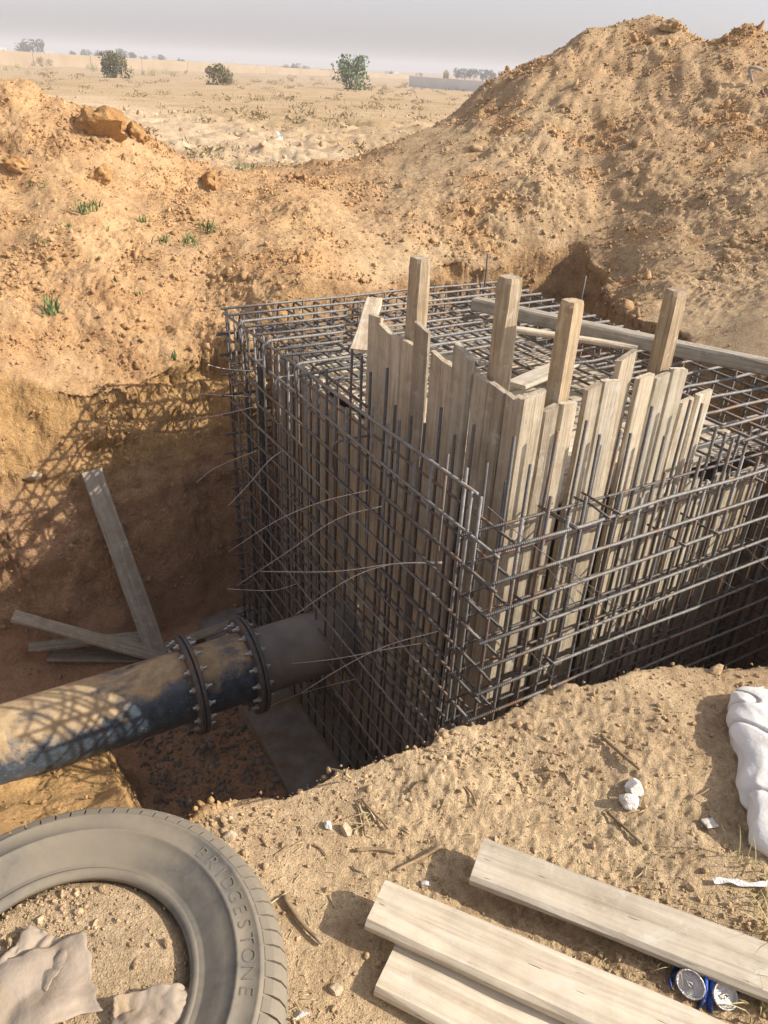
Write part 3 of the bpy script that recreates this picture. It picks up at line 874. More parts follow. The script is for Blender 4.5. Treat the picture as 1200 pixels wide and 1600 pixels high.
for k in range(nb):
    b = 0.02 + k * (DB - 0.02) / (nb - 1)
    if k: bar('vertical_bar', [W(0.018, b + j(.02), -2.55), W(0.018, b + j(.025), ZN + right_tip[k] * 0.8 + 0.03)], r=0.0085, mat=M['rebar'] if k % 2 else M['rebar_dark'])
    b2 = b + 0.06 + j(.02)
    if b2 > 0.12 and b2 < DB - 0.05:
        bar('vertical_bar', [W(IN + 0.017, b2 + j(.02), -2.55), W(IN + 0.017, b2 + j(.02), random.uniform(0.10, 0.36) if b2 < 1.5 else 0.11)], r=0.008, mat=M['rebar_dark'])
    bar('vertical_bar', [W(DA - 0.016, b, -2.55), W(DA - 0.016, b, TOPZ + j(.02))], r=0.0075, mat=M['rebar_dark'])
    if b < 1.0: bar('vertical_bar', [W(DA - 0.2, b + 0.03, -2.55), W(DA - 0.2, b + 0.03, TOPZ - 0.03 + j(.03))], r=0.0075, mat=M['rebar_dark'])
for k in range(1, nv):
    a = k * DA / (nv - 1)
    bar('vertical_bar', [W(a, DB - 0.016, -2.55), W(a, DB - 0.016, TOPZ)], r=0.008, mat=M['rebar_dark'])
    if k % 2: bar('vertical_bar', [W(a + 0.04, DB - 0.19, -2.55), W(a + 0.04, DB - 0.19, TOPZ - 0.04)], r=0.0075, mat=M['rebar_dark'])
for (u, v0, v1) in ((757, 396, 445), (905, 430, 490)):
    d = ray(u, v1); p = atz(u, v1, TOPZ); 
    top = atr(u, v0, math.hypot(p[0], p[1]))
    bar('vertical_bar', [np.array([p[0], p[1], -0.3]), np.array([p[0], p[1], top[2]])], r=0.008, mat=M['rebar_dark'])
# slab mats, two layers, leaving the hatch corner open
HA, HB = 1.68, 1.56
bs_ = np.arange(0.10, DB + 0.01, 0.152)
for b in bs_:
    a0 = (HA - 0.12 + j(.06)) if b < HB else -0.02
    if b < 0.2: a0 = 0.9 if b > 0.15 else 1.2
    for zz, rr in ((TOPZ - 0.016, 0.0085), (-0.075, 0.0075)):
        if zz < 0 and b < 0.3: continue
        p = [W(a0 + j(.03), b + j(.02), zz + j()), W(DA + 0.04 + j(.04), b + j(.02), zz + j())]
        if zz > 0: p.append(W(DA + 0.05, b, zz - 0.22))
        bar('mat_bar', p, r=rr, mat=M['rebar_dark'])
for a in np.arange(0.08, DA + 0.01, 0.15):
    b0 = HB - 0.05 + j(.04) if a < HA else -0.02
    for zz, rr in ((TOPZ, 0.009), (-0.06, 0.008)):
        if zz < 0:
            b0 = max(b0, 0.32)
        p = [W(a + j(.015), b0, zz + j()), W(a + j(.02), DB + 0.02, zz + j())]
        if zz > 0 and a >= HA and int(a / 0.15) % 3 == 0: p = [W(a, 0.0, zz - 0.2)] + p
        bar('mat_bar', p, r=rr)
# short links with hooked ends across the thickness of the left wall
for k in (2, 5, 7):
    a = 0.9 + k * 0.26
    zz = random.choice([-0.06, -0.16, 0.02, -0.28])
    bar('link_bar', [W(a, 0.0, zz - 0.16), W(a, -0.012, zz), W(a, 0.24, zz), W(a, 0.24, zz - 0.1)], r=0.007)
for k, zl in enumerate(levels[:14]):
    for q in range(2):
        bar('link_bar', [W(DA - 0.02 - q * 0.22, -0.06, zl + 0.03), W(DA - 0.02 - q * 0.22, 0.26, zl + 0.03)], r=0.007, mat=M['rebar_dark'], seg=2)
for k in range(26):
    b = random.uniform(0.1, 2.2); zz = random.choice(levels[:12]) + 0.03
    bar('link_bar', [W(-0.02, b, zz), W(0.22, b, zz + j(.02))], r=0.006, mat=M['rebar_dark'], seg=2)
# loose ends of tie wire poking out of the cage
def wire(pts, r=0.0026, mat=None):
    P = curve_pts(pts, 6)
    mid = P.mean(0); V, F = tube(P - mid, r, 5)
    ob = link('tie_wire', new_mesh('tie_wire', V, F), mat or M['wire']); ob.parent = cage
    ob.matrix_local = parent_inv(cage) @ Matrix.Translation(Vector(mid))
lw = [((690, 880), (615, 881), (520, 893), (407, 893)), ((690, 878), (612, 882), (545, 905), (462, 960)), ((660, 1005), (600, 1015), (520, 1030), (422, 1040)), ((690, 985), (607, 1008), (540, 1040), (467, 1085)),
      ((580, 765), (500, 785), (430, 815), (357, 862)), ((600, 790), (525, 812), (445, 865), (370, 915)), ((400, 635), (345, 648), (300, 656), (248, 663)), ((400, 705), (365, 718), (330, 735), (307, 754)), ((440, 705), (420, 720), (390, 755), (357, 790)),
      ((470, 910), (430, 922), (390, 922), (355, 920)), ((400, 620), (340, 617), (270, 612), (210, 611)), ((400, 580), (350, 576), (325, 570)), ((560, 1060), (500, 1075), (440, 1095), (385, 1125))]
for w_ in lw:
    n = len(w_); pts = []
    for i, (u, v) in enumerate(w_):
        pts.append(left_pt(u, v, 0.02 - 0.30 * (i / (n - 1))**1.2))
    wire(pts)
for w_ in (((850, 880), (910, 960), (945, 1030), (957, 1085)), ((885, 880), (950, 960), (1010, 1030), (1043, 1062)), ((1120, 800), (1160, 850), (1200, 890)), ((860, 1040), (880, 1085), (900, 1105)), ((760, 790), (830, 850), (900, 900), (985, 960)), ((1075, 860), (1120, 900), (1170, 935), (1215, 960)), ((830, 1020), (870, 1070), (893, 1110))):
    n = len(w_)
    wire([right_pt(u, v, -0.012 - 0.12 * (i / (n - 1))**2) for i, (u, v) in enumerate(w_)], 0.002, M['rebar_dark'])

# ------------------------------------------------------------------ boards lying on the cage
def loose(name, p0, p1, w, th, mat, seed, label, cat='plank', up=(0, 0, 1), group=None, **kw):
    ob = board(name, p0, p1, w, th, mat, seed, up=up, **kw)
    return tag(ob, label, cat, group)
loose('board_offcut', atz(561, 549, 0.165), atz(585, 467, 0.21), 0.11, 0.024, M['wood_pale'], 501, 'short pale sunlit board lying across the far left of the bar mat', n=6, taper=-0.0)
loose('timber_beam', atz(742, 474, 0.21), atz(1290, 592, 0.24), 0.10, 0.085, M['wood_dull'], 502, 'long grey timber beam lying from the bar mat to the right bank', 'beam', n=14, bow=-0.01, chip=1)
loose('splintered_board', atz(800, 514, 0.17), atz(995, 543, 0.19), 0.075, 0.03, M['wood_pale'], 503, 'narrow pale splintered board on the bar mat in front of the long beam', n=8, chip=2, rag=0.03)
loose('flat_board', atz(806, 602, 0.05), atz(905, 560, 0.05), 0.14, 0.025, M['wood_pale'], 504, 'flat pale board behind the corner of the upright boards', n=5)

# ------------------------------------------------------------------ steel pipe
mt, t, bsd = nmat('pipe_paint')
co = objco(t)
n1 = noise(t, 4.5, 8, 0.7, co, 0.4); n2 = noise(t, 18, 5, 0.6, co); n3 = noise(t, 70, 3, 0.6, co)
blue = ramp(t, n2, [(0.3, (0.03, 0.04, 0.052)), (0.55, (0.055, 0.08, 0.11)), (0.75, (0.10, 0.135, 0.17))])
geo = N(t, 'ShaderNodeNewGeometry'); sep = N(t, 'ShaderNodeSeparateXYZ'); t.links.new(geo.outputs['Normal'], sep.inputs[0])
ob_sep = N(t, 'ShaderNodeSeparateXYZ'); t.links.new(co, ob_sep.inputs[0])
m1 = N(t, 'ShaderNodeMath', operation='MULTIPLY_ADD'); t.links.new(sep.outputs['Z'], m1.inputs[0]); m1.inputs[1].default_value = 0.34; t.links.new(n1, m1.inputs[2])
m2 = N(t, 'ShaderNodeMath', operation='MULTIPLY_ADD'); t.links.new(ob_sep.outputs['X'], m2.inputs[0]); m2.inputs[1].default_value = 0.10; t.links.new(m1.outputs[0], m2.inputs[2])
dust = ramp(t, m2.outputs[0], [(0.74, (0, 0, 0)), (0.92, (1, 1, 1))])
dcol = ramp(t, n2, [(0.3, (0.33, 0.23, 0.12)), (0.7, (0.52, 0.39, 0.23))])
c = mixc(t, dust, blue, dcol)
c = mixc(t, ramp(t, n3, [(0.66, (0, 0, 0)), (0.72, (1, 1, 1))]), c, (0.42, 0.34, 0.22))
t.links.new(c, bsd.inputs['Base Color'])
rg = ramp(t, dust, [(0, (0.38,) * 3), (1, (0.9,) * 3)]); t.links.new(rg, bsd.inputs['Roughness'])
bump(t, bsd, n3, 0.002, 0.5)
M['pipe'] = mt
M['flange'] = steel_material('flange_steel', (0.14, 0.135, 0.13), 0.10, False, 0.35, 0.6)
M['rubber'] = plain('gasket_rubber', (0.02, 0.02, 0.02), 0.8)
PC = W(1.70, 0.0, -1.77)
pipe = empty('steel_pipe', PC)
pipe.matrix_world = frame(PC, -E2)
tag(pipe, 'large dusty blue-black steel pipe with bolted flanges entering the cage from the left', 'pipe')
def lathe(prof, n=48, axis_x=True, close=False):
    V, F = [], []
    for (xx, rr) in prof:
        for k in range(n):
            a = 2 * math.pi * k / n
            V.append((xx, rr * math.cos(a), rr * math.sin(a)))
    mN = len(prof)
    for i in range(mN - (0 if close else 1)):
        i2 = (i + 1) % mN
        for k in range(n):
            k2 = (k + 1) % n
            F.append((i * n + k, i2 * n + k, i2 * n + k2, i * n + k2))
    return V, F
def lobj(name, prof, mat, parent, n=48, close=False, smooth=True):
    V, F = lathe(prof, n, close=close)
    me = new_mesh(name, V, F, smooth); fix_normals(me)
    if smooth:
        me.set_sharp_from_angle(angle=math.radians(40))
    return link(name, me, mat, parent)
RP = 0.222
def tube_sec(name, x0, x1, rr):
    return lobj(name, [(x0, rr), (x1, rr), (x1, rr - 0.012), (x0, rr - 0.012)], M['pipe'], pipe, 64, close=True)
tube_sec('spigot', -0.55, 0.44, RP * 0.97).data.materials[0] = plain('stub_grey', (0.30, 0.275, 0.235), 0.75, 0, 0.3, 5, 0.003, (0.30, 0.25, 0.18), 0.4)
tube_sec('spool_section', 0.46, 0.83, RP)
tube_sec('main_barrel', 0.845, 5.2, RP * 1.01)
RF = 0.318
bolt_me = None
def flange(x0, th, name='flange'):
    return lobj(name, [(x0, RP), (x0, RF - 0.004), (x0 + 0.004, RF), (x0 + th - 0.004, RF), (x0 + th, RF - 0.004), (x0 + th, RP)], M['flange'], pipe, 64)
hexv = []
def bolt(xc, ang, half=0.06):
    global bolt_me
    if bolt_me is None:
        V, F = [], []
        def cyl(x0, x1, r, n):
            o = len(V)
            for xx in (x0, x1):
                for k in range(n): V.append((xx, r * math.cos(2 * math.pi * k / n), r * math.sin(2 * math.pi * k / n)))
            for k in range(n): F.append((o + k, o + (k + 1) % n, o + n + (k + 1) % n, o + n + k))
            F.append(tuple(o + k for k in range(n))[::-1]); F.append(tuple(o + n + k for k in range(n)))
        cyl(-0.075, 0.062, 0.010, 8); cyl(-0.045, -0.028, 0.019, 6); cyl(0.028, 0.045, 0.019, 6)
        bolt_me = new_mesh('bolt', V, F, False); fix_normals(bolt_me); bolt_me.materials.append(M['bolt'])
    ob = link('bolt', bolt_me, None, pipe)
    rr = 0.275
    ob.location = (xc, rr * math.cos(ang), rr * math.sin(ang))
    ob.scale = (-1 if xc < 0.6 else 1, 1, 1)
for xc in (0.455, 0.84):
    flange(xc - 0.028, 0.024); flange(xc + 0.004, 0.024)
    lobj('gasket', [(xc - 0.004, RP), (xc - 0.004, RF - 0.02), (xc + 0.004, RF - 0.02), (xc + 0.004, RP)], M['rubber'], pipe, 48)
    for k in range(16):
        bolt(xc, 2 * math.pi * (k + 0.5) / 16)

# ------------------------------------------------------------------ boards in the pit
def on_floor(u, v, dz=0.02):
    p, _ = hit(u, v); return atz(u, v, p[2] + dz)
p0, n0 = hit(142, 742); p1, n1_ = hit(254, 1040)
loose('long_board', p1 + np.array([0.0, -0.05, 0.10]), p0 + n0 * 0.05 + np.array([0, 0, 0.05]), 0.15, 0.028, M['wood_dull'], 520, 'long grey board leaning against the shaded pit wall left of the cage', up=(0.3, -0.7, 0.8), n=10)
for i, (q0, q1, w, dz, lab) in enumerate([((20, 962), (262, 1030), 0.13, 0.13, 'topmost grey board of the small pile beside the pipe, pointing up left'), ((45, 1012), (245, 990), 0.10, 0.07, 'thin grey board under the topmost board of the pile beside the pipe'), ((75, 1024), (250, 1028), 0.13, 0.03, 'lowest grey board of the pile, nearest the pipe'), ((160, 1000), (262, 1012), 0.10, 0.10, 'short grey board in the middle of the pile behind the pipe'), ((262, 1010), (362, 975), 0.10, 0.05, 'grey board lying behind the bolted flanges')]):
    loose('short_board', on_floor(*q0, dz), on_floor(*q1, dz), w, 0.03, M['wood_dull'], 530 + i, lab, n=6, chip=1)

# ------------------------------------------------------------------ near bank: tyre
mt, t, bsd = nmat('tyre_rubber')
co = objco(t)
n1 = noise(t, 5, 6, 0.65, co, 0.4); n2 = noise(t, 40, 4, 0.6, co)
c = ramp(t, n2, [(0.3, (0.06, 0.06, 0.058)), (0.7, (0.12, 0.118, 0.112))])
c = mixc(t, ramp(t, n1, [(0.44, (0.10, 0.10, 0.10)), (0.72, (0.8, 0.8, 0.8))]), c, (0.29, 0.235, 0.155))
n5 = noise(t, 4.2, 7, 0.68, co, 0.5)
c = mixc(t, ramp(t, n5, [(0.36, (0.08,) * 3), (0.60, (0.75,) * 3)]), c, (0.235, 0.20, 0.145))
t.links.new(c, bsd.inputs['Base Color']); bsd.inputs['Roughness'].default_value = 0.82; bsd.inputs['Specular IOR Level'].default_value = 0.25
bump(t, bsd, n2, 0.002, 0.4)
M['tyre'] = mt
M['tyre_letter'] = plain('tyre_letter_rubber', (0.27, 0.24, 0.185), 0.85, 0, 0.3, 30)
TY = np.array([-0.515, 0.718, 0.025])
tyre = empty('car_tyre', TY)
tyre.rotation_euler = (0.02, -0.01, 0.3)
tag(tyre, 'dusty worn black tyre lying flat at the lower left corner', 'tyre')
def lathe_z(prof, n=96):
    V, F = [], []
    for (rr, zz) in prof:
        for k in range(n):
            a = 2 * math.pi * k / n
            V.append((rr * math.cos(a), rr * math.sin(a), zz))
    for i in range(len(prof)):
        i2 = (i + 1) % len(prof)
        for k in range(n):
            k2 = (k + 1) % n
            F.append((i * n + k, i * n + k2, i2 * n + k2, i2 * n + k))
    return V, F
up_prof = [(0.221, 0.165), (0.226, 0.176), (0.236, 0.181), (0.243, 0.178), (0.247, 0.1795), (0.262, 0.188), (0.282, 0.197), (0.300, 0.2015), (0.302, 0.2045), (0.306, 0.2045), (0.308, 0.2015), (0.322, 0.2015), (0.340, 0.199), (0.342, 0.2005), (0.346, 0.2), (0.348, 0.196), (0.352, 0.193), (0.363, 0.184), (0.371, 0.172), (0.376, 0.155)]
prof = up_prof + [(0.380, 0.12), (0.380, 0.09)] + [(r, 0.21 - z_) for r, z_ in reversed(up_prof)] + [(0.228, 0.06), (0.29, 0.03), (0.35, 0.05), (0.362, 0.105), (0.35, 0.16), (0.29, 0.18), (0.228, 0.15)]
V, F = lathe_z(prof)
me = new_mesh('casing', V, F); fix_normals(me)
link('casing', me, M['tyre'], tyre)
V, F = lathe_z([(0.2185, 0.163), (0.2195, 0.174), (0.225, 0.180), (0.231, 0.1825), (0.236, 0.1805), (0.23, 0.172), (0.225, 0.163)])
me = new_mesh('bead', V, F); fix_normals(me)
link('bead', me, M['tyre'], tyre)
# shoulder lugs
lug_me = None
NL = 78
def lug_mesh(z0, zs, zt):
    w = 2 * math.pi / NL * 0.43
    pts = [(0.352, zs), (0.367, zt), (0.379, zt - 0.012 * (1 if zt > .1 else -1)), (0.388, zt - 0.034 * (1 if zt > .1 else -1)), (0.3895, 0.13 if zt > .1 else 0.08)]
    inner = [(r - 0.012, z_ - 0.004 * (1 if zt > .1 else -1)) for r, z_ in pts]
    V, F = [], []
    for s in (-1, 1):
        for (r, z_) in pts + inner[::-1]:
            V.append((r * math.cos(s * w), r * math.sin(s * w), z_))
    n = len(pts) * 2
    for k in range(n):
        k2 = (k + 1) % n
        F.append((k, k2, n + k2, n + k))
    F.append(tuple(range(n))[::-1]); F.append(tuple(n + k for k in range(n)))
    me = new_mesh('tread_block', V, F, False); fix_normals(me); me.materials.append(M['tyre']); return me
lug_up = lug_mesh(0, 0.1945, 0.1885); lug_dn = lug_mesh(0, 0.0155, 0.0215)
for k in range(NL):
    for me_, off in ((lug_up, 0), (lug_dn, 0.5)):
        ob = link('tread_block', me_, None, tyre)
        ob.rotation_euler = (0, 0, 2 * math.pi * (k + off) / NL)
# raised lettering round the sidewall, tops outward, read clockwise
def letter_mesh(ch, size):
    cu = bpy.data.curves.new('letter', 'FONT'); cu.body = ch; cu.size = size; cu.align_x = 'CENTER'; cu.extrude = 0.0005; cu.resolution_u = 3; cu.offset = -0.0004
    o = bpy.data.objects.new('letter', cu); COL.objects.link(o)
    dg = bpy.context.evaluated_depsgraph_get()
    me = bpy.data.meshes.new_from_object(o.evaluated_get(dg))
    bpy.data.objects.remove(o); bpy.data.curves.remove(cu)
    return me
word = 'BRIDGESTONE'
pe = atz(366, 1425, 0.225)
ang_e = math.atan2(pe[1] - TY[1], pe[0] - TY[0]) - 0.3
for i, ch in enumerate(word):
    me = letter_mesh(ch, 0.037); me.materials.clear(); me.materials.append(M['tyre'])
    ob = link('letter', me, None, tyre)
    a = ang_e - (i - 5) * 0.092
    ob.location = (0.311 * math.cos(a), 0.311 * math.sin(a), 0.2017)
    ob.rotation_euler = (0, 0, a - math.pi / 2)
# ------------------------------------------------------------------ near bank: boards
def fboard(q0, q1, zc, w, th, seed, label):
    d0, d1 = atz(*q0, zc), atz(*q1, zc)
    d1 = d0 + (d1 - d0) / np.linalg.norm(d1 - d0) * 1.5
    return loose('scaffold_board', d0, d1, w, th, M['wood_grey'], seed, label, up=(0, 0, 1), n=14, rag=0.006, wob=0.0022)
fboard((745, 1344), (1200, 1519), 0.050, 0.122, 0.031, 601, 'weathered board highest of the three at the bottom right, passing over the crushed can')
fboard((587, 1412), (1000, 1594), 0.060, 0.118, 0.033, 602, 'weathered board in the middle of the three lying at the bottom')
fboard((604, 1510), (800, 1610), 0.026, 0.12, 0.031, 603, 'weathered board nearest the camera, partly beside the middle board')
# ------------------------------------------------------------------ crushed can
M['can_blue'] = plain('can_blue_paint', (0.05, 0.11, 0.42), 0.32, 0.55, 0.35, 30, 0.004, (0.45, 0.50, 0.68), 0.35)
M['can_metal'] = plain('can_aluminium', (0.62, 0.60, 0.57), 0.35, 0.75, 0.3, 40, 0.004, (0.42, 0.34, 0.24), 0.35)
cp, _ = hit(1104, 1552)
can = empty('crushed_can', cp)
tag(can, 'crushed blue and silver drinks can half under the highest board', 'can')
c0 = atz(1079, 1538, 0.038) - cp; c1 = atz(1133, 1556, 0.03) - cp
can_up = np.array([-0.1, -0.55, 0.8]); can_up /= np.linalg.norm(can_up)
def disc_frame(c, nrm):
    return frame(c, nrm, (0.3, 0.1, 1))
for ci, nn in ((c0, can_up + np.array([-0.35, 0, 0])), (c1, can_up + np.array([0.35, 0, 0]))):
    prof_ = [(-0.004, 0.0285), (0.002, 0.0295), (0.004, 0.0275), (0.001, 0.025), (-0.003, 0.0235), (-0.002, 0.012), (-0.0015, 0.0008)]
    V, F = lathe(prof_, 28)
    V = [(v[0] + 0.002 * math.sin(v[1] * 160), v[1], v[2] * 0.86) for v in V]
    ob = link('can_end', new_mesh('can_end', V, F), M['can_metal'], can); ob.matrix_local = frame(ci, nn, (0.3, 0.1, 1))
    V2, F2 = tube([(0.002, -0.008, 0), (0.003, 0, 0.004), (0.002, 0.008, 0), (0.003, 0, -0.004), (0.002, -0.008, 0)], 0.0013, 5, False)
    link('pull_tab', new_mesh('pull_tab', V2, F2), M['can_metal'], ob)
V, F = [], []
ns, nr = 22, 22
for i in range(ns + 1):
    t_ = i / ns
    k = 4 * t_ * (1 - t_)
    cc_ = c0 * (1 - t_) + c1 * t_ - can_up * (0.012 + 0.016 * k)
    ax_ = (c1 - c0) * (1 if True else 0); ax_ = ax_ / np.linalg.norm(ax_)
    tang = ax_ * (0.25 + 0.9 * k) + can_up * ((0.9 if t_ > .5 else -0.9) * (1 - k))
    tang /= np.linalg.norm(tang)
    s1 = np.cross(tang, can_up); s1 /= np.linalg.norm(s1); s2 = np.cross(s1, tang)
    for q in range(nr):
        a = 2 * math.pi * q / nr
        rr = 0.037 * (1 - 0.1 * k) * (1 + 0.16 * pn(np.array([math.cos(a) * 2 + t_ * 5]), np.array([math.sin(a) * 2]), np.array([t_ * 6]))[0])
        p = cc_ + rr * (math.cos(a) * s1 * (1.25 + 0.2 * k) + math.sin(a) * s2 * (1 - 0.35 * k))
        V.append(p)
for i in range(ns):
    for q in range(nr):
        q2 = (q + 1) % nr
        F.append((i * nr + q, i * nr + q2, (i + 1) * nr + q2, (i + 1) * nr + q))
me = new_mesh('can_body', V, F); fix_normals(me)
link('can_body', me, M['can_blue'], can)
# ------------------------------------------------------------------ white sack
M['sack'] = plain('woven_sack', (0.68, 0.66, 0.62), 0.6, 0, 0.12, 5, 0.004, (0.45, 0.37, 0.27), 0.3)
s0 = drop(*atz(1196, 1080, 0.03)[:2]); s1_ = drop(*atz(1275, 1368, 0.03)[:2])
V, F = [], []
ns, nr = 130, 90
ax_ = s1_ - s0; Ls = np.linalg.norm(ax_); ax_ /= Ls
sx = np.cross(ax_, [0, 0, 1.0]); sx /= np.linalg.norm(sx)
for i in range(ns + 1):
    t_ = i / ns
    wv = 0.115 * (1 - (2 * t_ - 1)**6)**0.5 * (1.0 + 0.35 * t_) + 0.004
    hv = 0.045 * (1 - (2 * t_ - 1)**4)**0.5 + 0.003
    for q in range(nr):
        a = 2 * math.pi * q / nr
        ca_, sa_ = math.cos(a), math.sin(a)
        p = s0 + ax_ * Ls * t_ + sx * wv * np.sign(ca_) * abs(ca_)**0.6 + np.array([0, 0, 1.0]) * (hv * (np.sign(sa_) * abs(sa_)**0.8) + hv * 0.75)
        V.append(p)
V = np.array(V)
f1 = np.abs(fbm(V[:, 0] * 1.0, V[:, 1] * 1.0 + 4, V[:, 2] * 1.5, 5.5, 2)); f2 = np.abs(pn(V[:, 0] * 17 + 3, V[:, 1] * 9, V[:, 2] * 14))
ctr = np.repeat(np.array([s0 + ax_ * Ls * (i / ns) + np.array([0, 0, 0.05]) for i in range(ns + 1)]), nr, 0)
dn = V - ctr; dn /= np.linalg.norm(dn, axis=1)[:, None] + 1e-9
f3 = np.abs(pn(V[:, 0] * 6 + V[:, 1] * 5 + 8, V[:, 1] * 3 - V[:, 0] * 3, V[:, 2] * 3))
V = V + dn * (0.032 * (0.3 - f1) + 0.016 * (0.25 - f2) - 0.020 * np.clip(0.07 - f3, 0, 1) / 0.07)[:, None]
V[:, 2] = np.maximum(V[:, 2] * 1.0, -0.01)
for i in range(ns):
    for q in range(nr):
        q2 = (q + 1) % nr
        F.append((i * nr + q, i * nr + q2, (i + 1) * nr + q2, (i + 1) * nr + q))
F.append(tuple(range(nr))); F.append(tuple(ns * nr + q for q in range(nr)))
me = new_mesh('woven_sack', V, F); fix_normals(me)
tag(link('woven_sack', me, M['sack']), 'crumpled white woven plastic sack lying at the right edge', 'sack')
# ------------------------------------------------------------------ stones
M['stone_white'] = plain('white_stone', (0.66, 0.63, 0.57), 0.85, 0, 0.25, 25, 0.006)
M['stone_tan'] = plain('tan_stone', (0.50, 0.40, 0.27), 0.9, 0, 0.3, 20, 0.006)
def stone(u, v, wpx, hpx, mat, seed, label, name='stone', level=2, sink=0.2, flat=0.8, cat='stone', group=None):
    p, nn = hit(u, v)
    dep = (p - O) @ FW
    sx_, sy_ = wpx * dep / FPX / 2, hpx * dep / FPX / 2
    V, F = rock(level, seed, 0.3, 0.7, (1, 1, 1)) if cat != 'earth lump' else rock(level, seed, 0.5, 1.3, (0.95, 0.95, 0.95), 3)
    me = new_mesh(name, V * np.array([sx_, sy_, min(sx_, sy_) * flat]) if cat != 'earth lump' else V * np.array([sx_, sx_ * .8, sy_]), F, False)
    ob = link(name, me, mat); ob.location = p + nn * sy_ * (0.5 - sink)
    ob.rotation_euler = (random.uniform(-.3, .3), random.uniform(-.3, .3), random.uniform(-.5, .5))
    return tag(ob, label, cat, group)
st = stone(992, 1232, 36, 30, M['stone_white'], 3, 'white chalky lump lying on the near bank, behind its smaller twin', 'chalk_lump', 2)
st = stone(986, 1253, 32, 28, M['stone_white'], 9, 'smaller smooth white lump touching the chalky one on the near bank', 'chalk_lump', 2)
stone(47, 742, 28, 20, M['stone_tan'], 5, 'rounded pale stone stuck in the pit wall at the left edge', level=3)
stone(541, 1300, 24, 18, M['stone_tan'], 6, 'pale pebble, larger of two beside the dry sticks on the near bank')
stone(512, 1292, 14, 16, M['stone_white'], 7, 'small pale pebble, left of the larger one on the near bank')
stone(664, 1382, 17, 12, M['stone_white'], 8, 'whitish pebble between the ends of the two upper boards')
stone(360, 1310, 16, 26, M['stone_tan'], 10, 'upright tan stone between the tyre and the pit edge')
stone(470, 1585, 26, 14, M['stone_white'], 11, 'whitish stone at the bottom edge right of the tyre')
stone(525, 1548, 22, 20, M['stone_tan'], 12, 'tan stone in the gravel below the board ends')
stone(1166, 338, 12, 10, M['stone_white'], 13, 'pale stone low on the right heap') if False else None
# bigger earth lumps on the banks
M['lump'] = soil_material('earth_lump', False, (0.47, 0.285, 0.125))
M['lump2'] = soil_material('earth_lump_tan', False, (0.45, 0.325, 0.19))
stone(212, 212, 34, 30, M['lump'], 21, 'dark rounded earth lump on the crest of the left bank', 'earth_lump', 3, cat='earth lump')
stone(160, 205, 60, 50, M['lump'], 27, 'broad earth lump on the left bank just below the crest', 'earth_lump', 3, cat='earth lump')
stone(330, 290, 34, 26, M['lump'], 22, 'earth lump at the low end of the left bank crest', 'earth_lump', 3, cat='earth lump')
stone(155, 275, 30, 26, M['lump'], 23, 'earth lump midway up the left bank', 'earth_lump', 3, cat='earth lump')
stone(30, 258, 30, 20, M['lump'], 24, 'earth lump near the left edge of the left bank', 'earth_lump', 3, cat='earth lump')
stone(1045, 44, 32, 18, M['lump2'], 25, 'earth lump on the ridge of the right heap', 'earth_lump', 3, cat='earth lump')
ORD = 'first second third fourth fifth sixth seventh eighth ninth tenth eleventh twelfth thirteenth fourteenth fifteenth sixteenth seventeenth eighteenth nineteenth twentieth'.split()
def ordinals(us):
    o = sorted(range(len(us)), key=lambda i: us[i]); r = [0] * len(us)
    for k, i in enumerate(o): r[i] = k
    return [ORD[k] for k in r]
# ------------------------------------------------------------------ sticks and straws
M['stick'] = wood_material('dry_stick', (0.22, 0.16, 0.09), (0.42, 0.32, 0.2))
M['straw'] = plain('dry_straw', (0.52, 0.43, 0.25), 0.8, 0, 0.3, 60, 0.001)
def stick(q, r, label, mat='stick', lift=0.004, cat='stick', group=None, name='dry_stick', arch=0.0):
    P = [hit(u, v)[0] + np.array([0, 0, lift + r]) for u, v in q]
    if len(P) == 2:
        mid_ = (P[0] + P[1]) / 2 + np.array([random.uniform(-.004, .004), random.uniform(-.004, .004), arch]); P = [P[0], mid_, P[1]]
    C = curve_pts(P, 5); ctr_ = C.mean(0)
    V, F = tube(C - ctr_, np.linspace(r, r * 0.7, len(C)), 6)
    ob = link(name, new_mesh(name, V, F), M[mat]); ob.location = ctr_
    return tag(ob, label, cat, group)
stick([(443, 1405), (470, 1445), (503, 1478)], 0.0062, 'thick brown stick right of the tyre, its foot in the board shadow')
stick([(690, 1325), (655, 1345), (618, 1363)], 0.0045, 'straight brown stick above the end of the middle board')
stick([(938, 1153), (965, 1178), (998, 1206)], 0.0065, 'dark stick near the pit edge above the white lumps')
stick([(948, 1272), (975, 1297), (1002, 1322)], 0.005, 'dark stick below the white lumps')
stick([(555, 1332), (590, 1330), (622, 1336)], 0.005, 'short curved stick lying level left of the straight one')
stick([(728, 1232), (738, 1245), (744, 1262)], 0.004, 'short bent stick near the middle of the pit edge')
stick([(565, 1252), (585, 1275), (607, 1298)], 0.0045, 'forked stick in the dry tuft near the pit edge')
stick([(560, 1258), (568, 1285), (570, 1308)], 0.0035, 'thin stick crossing the dry tuft near the pit edge')
stick([(640, 1240), (655, 1225), (668, 1222)], 0.004, 'short pale stick right of the dry tuft')
stick([(470, 1208), (485, 1216), (500, 1224)], 0.004, 'pale broken stick poking over the pit edge', 'straw', lift=0.02)
stick([(512, 1203), (528, 1212), (548, 1224)], 0.004, 'second pale stick poking over the pit edge, right of the broken one', 'straw', lift=0.015)
stick([(418, 1417), (432, 1408), (452, 1394)], 0.002, 'thin white stem touching the right side of the tyre', 'straw')
p_ = hit(262, 1290)[0]
C = curve_pts([p_, p_ + np.array([0.0, 0.01, 0.03]), p_ + np.array([0.012, 0.02, 0.055])], 5)
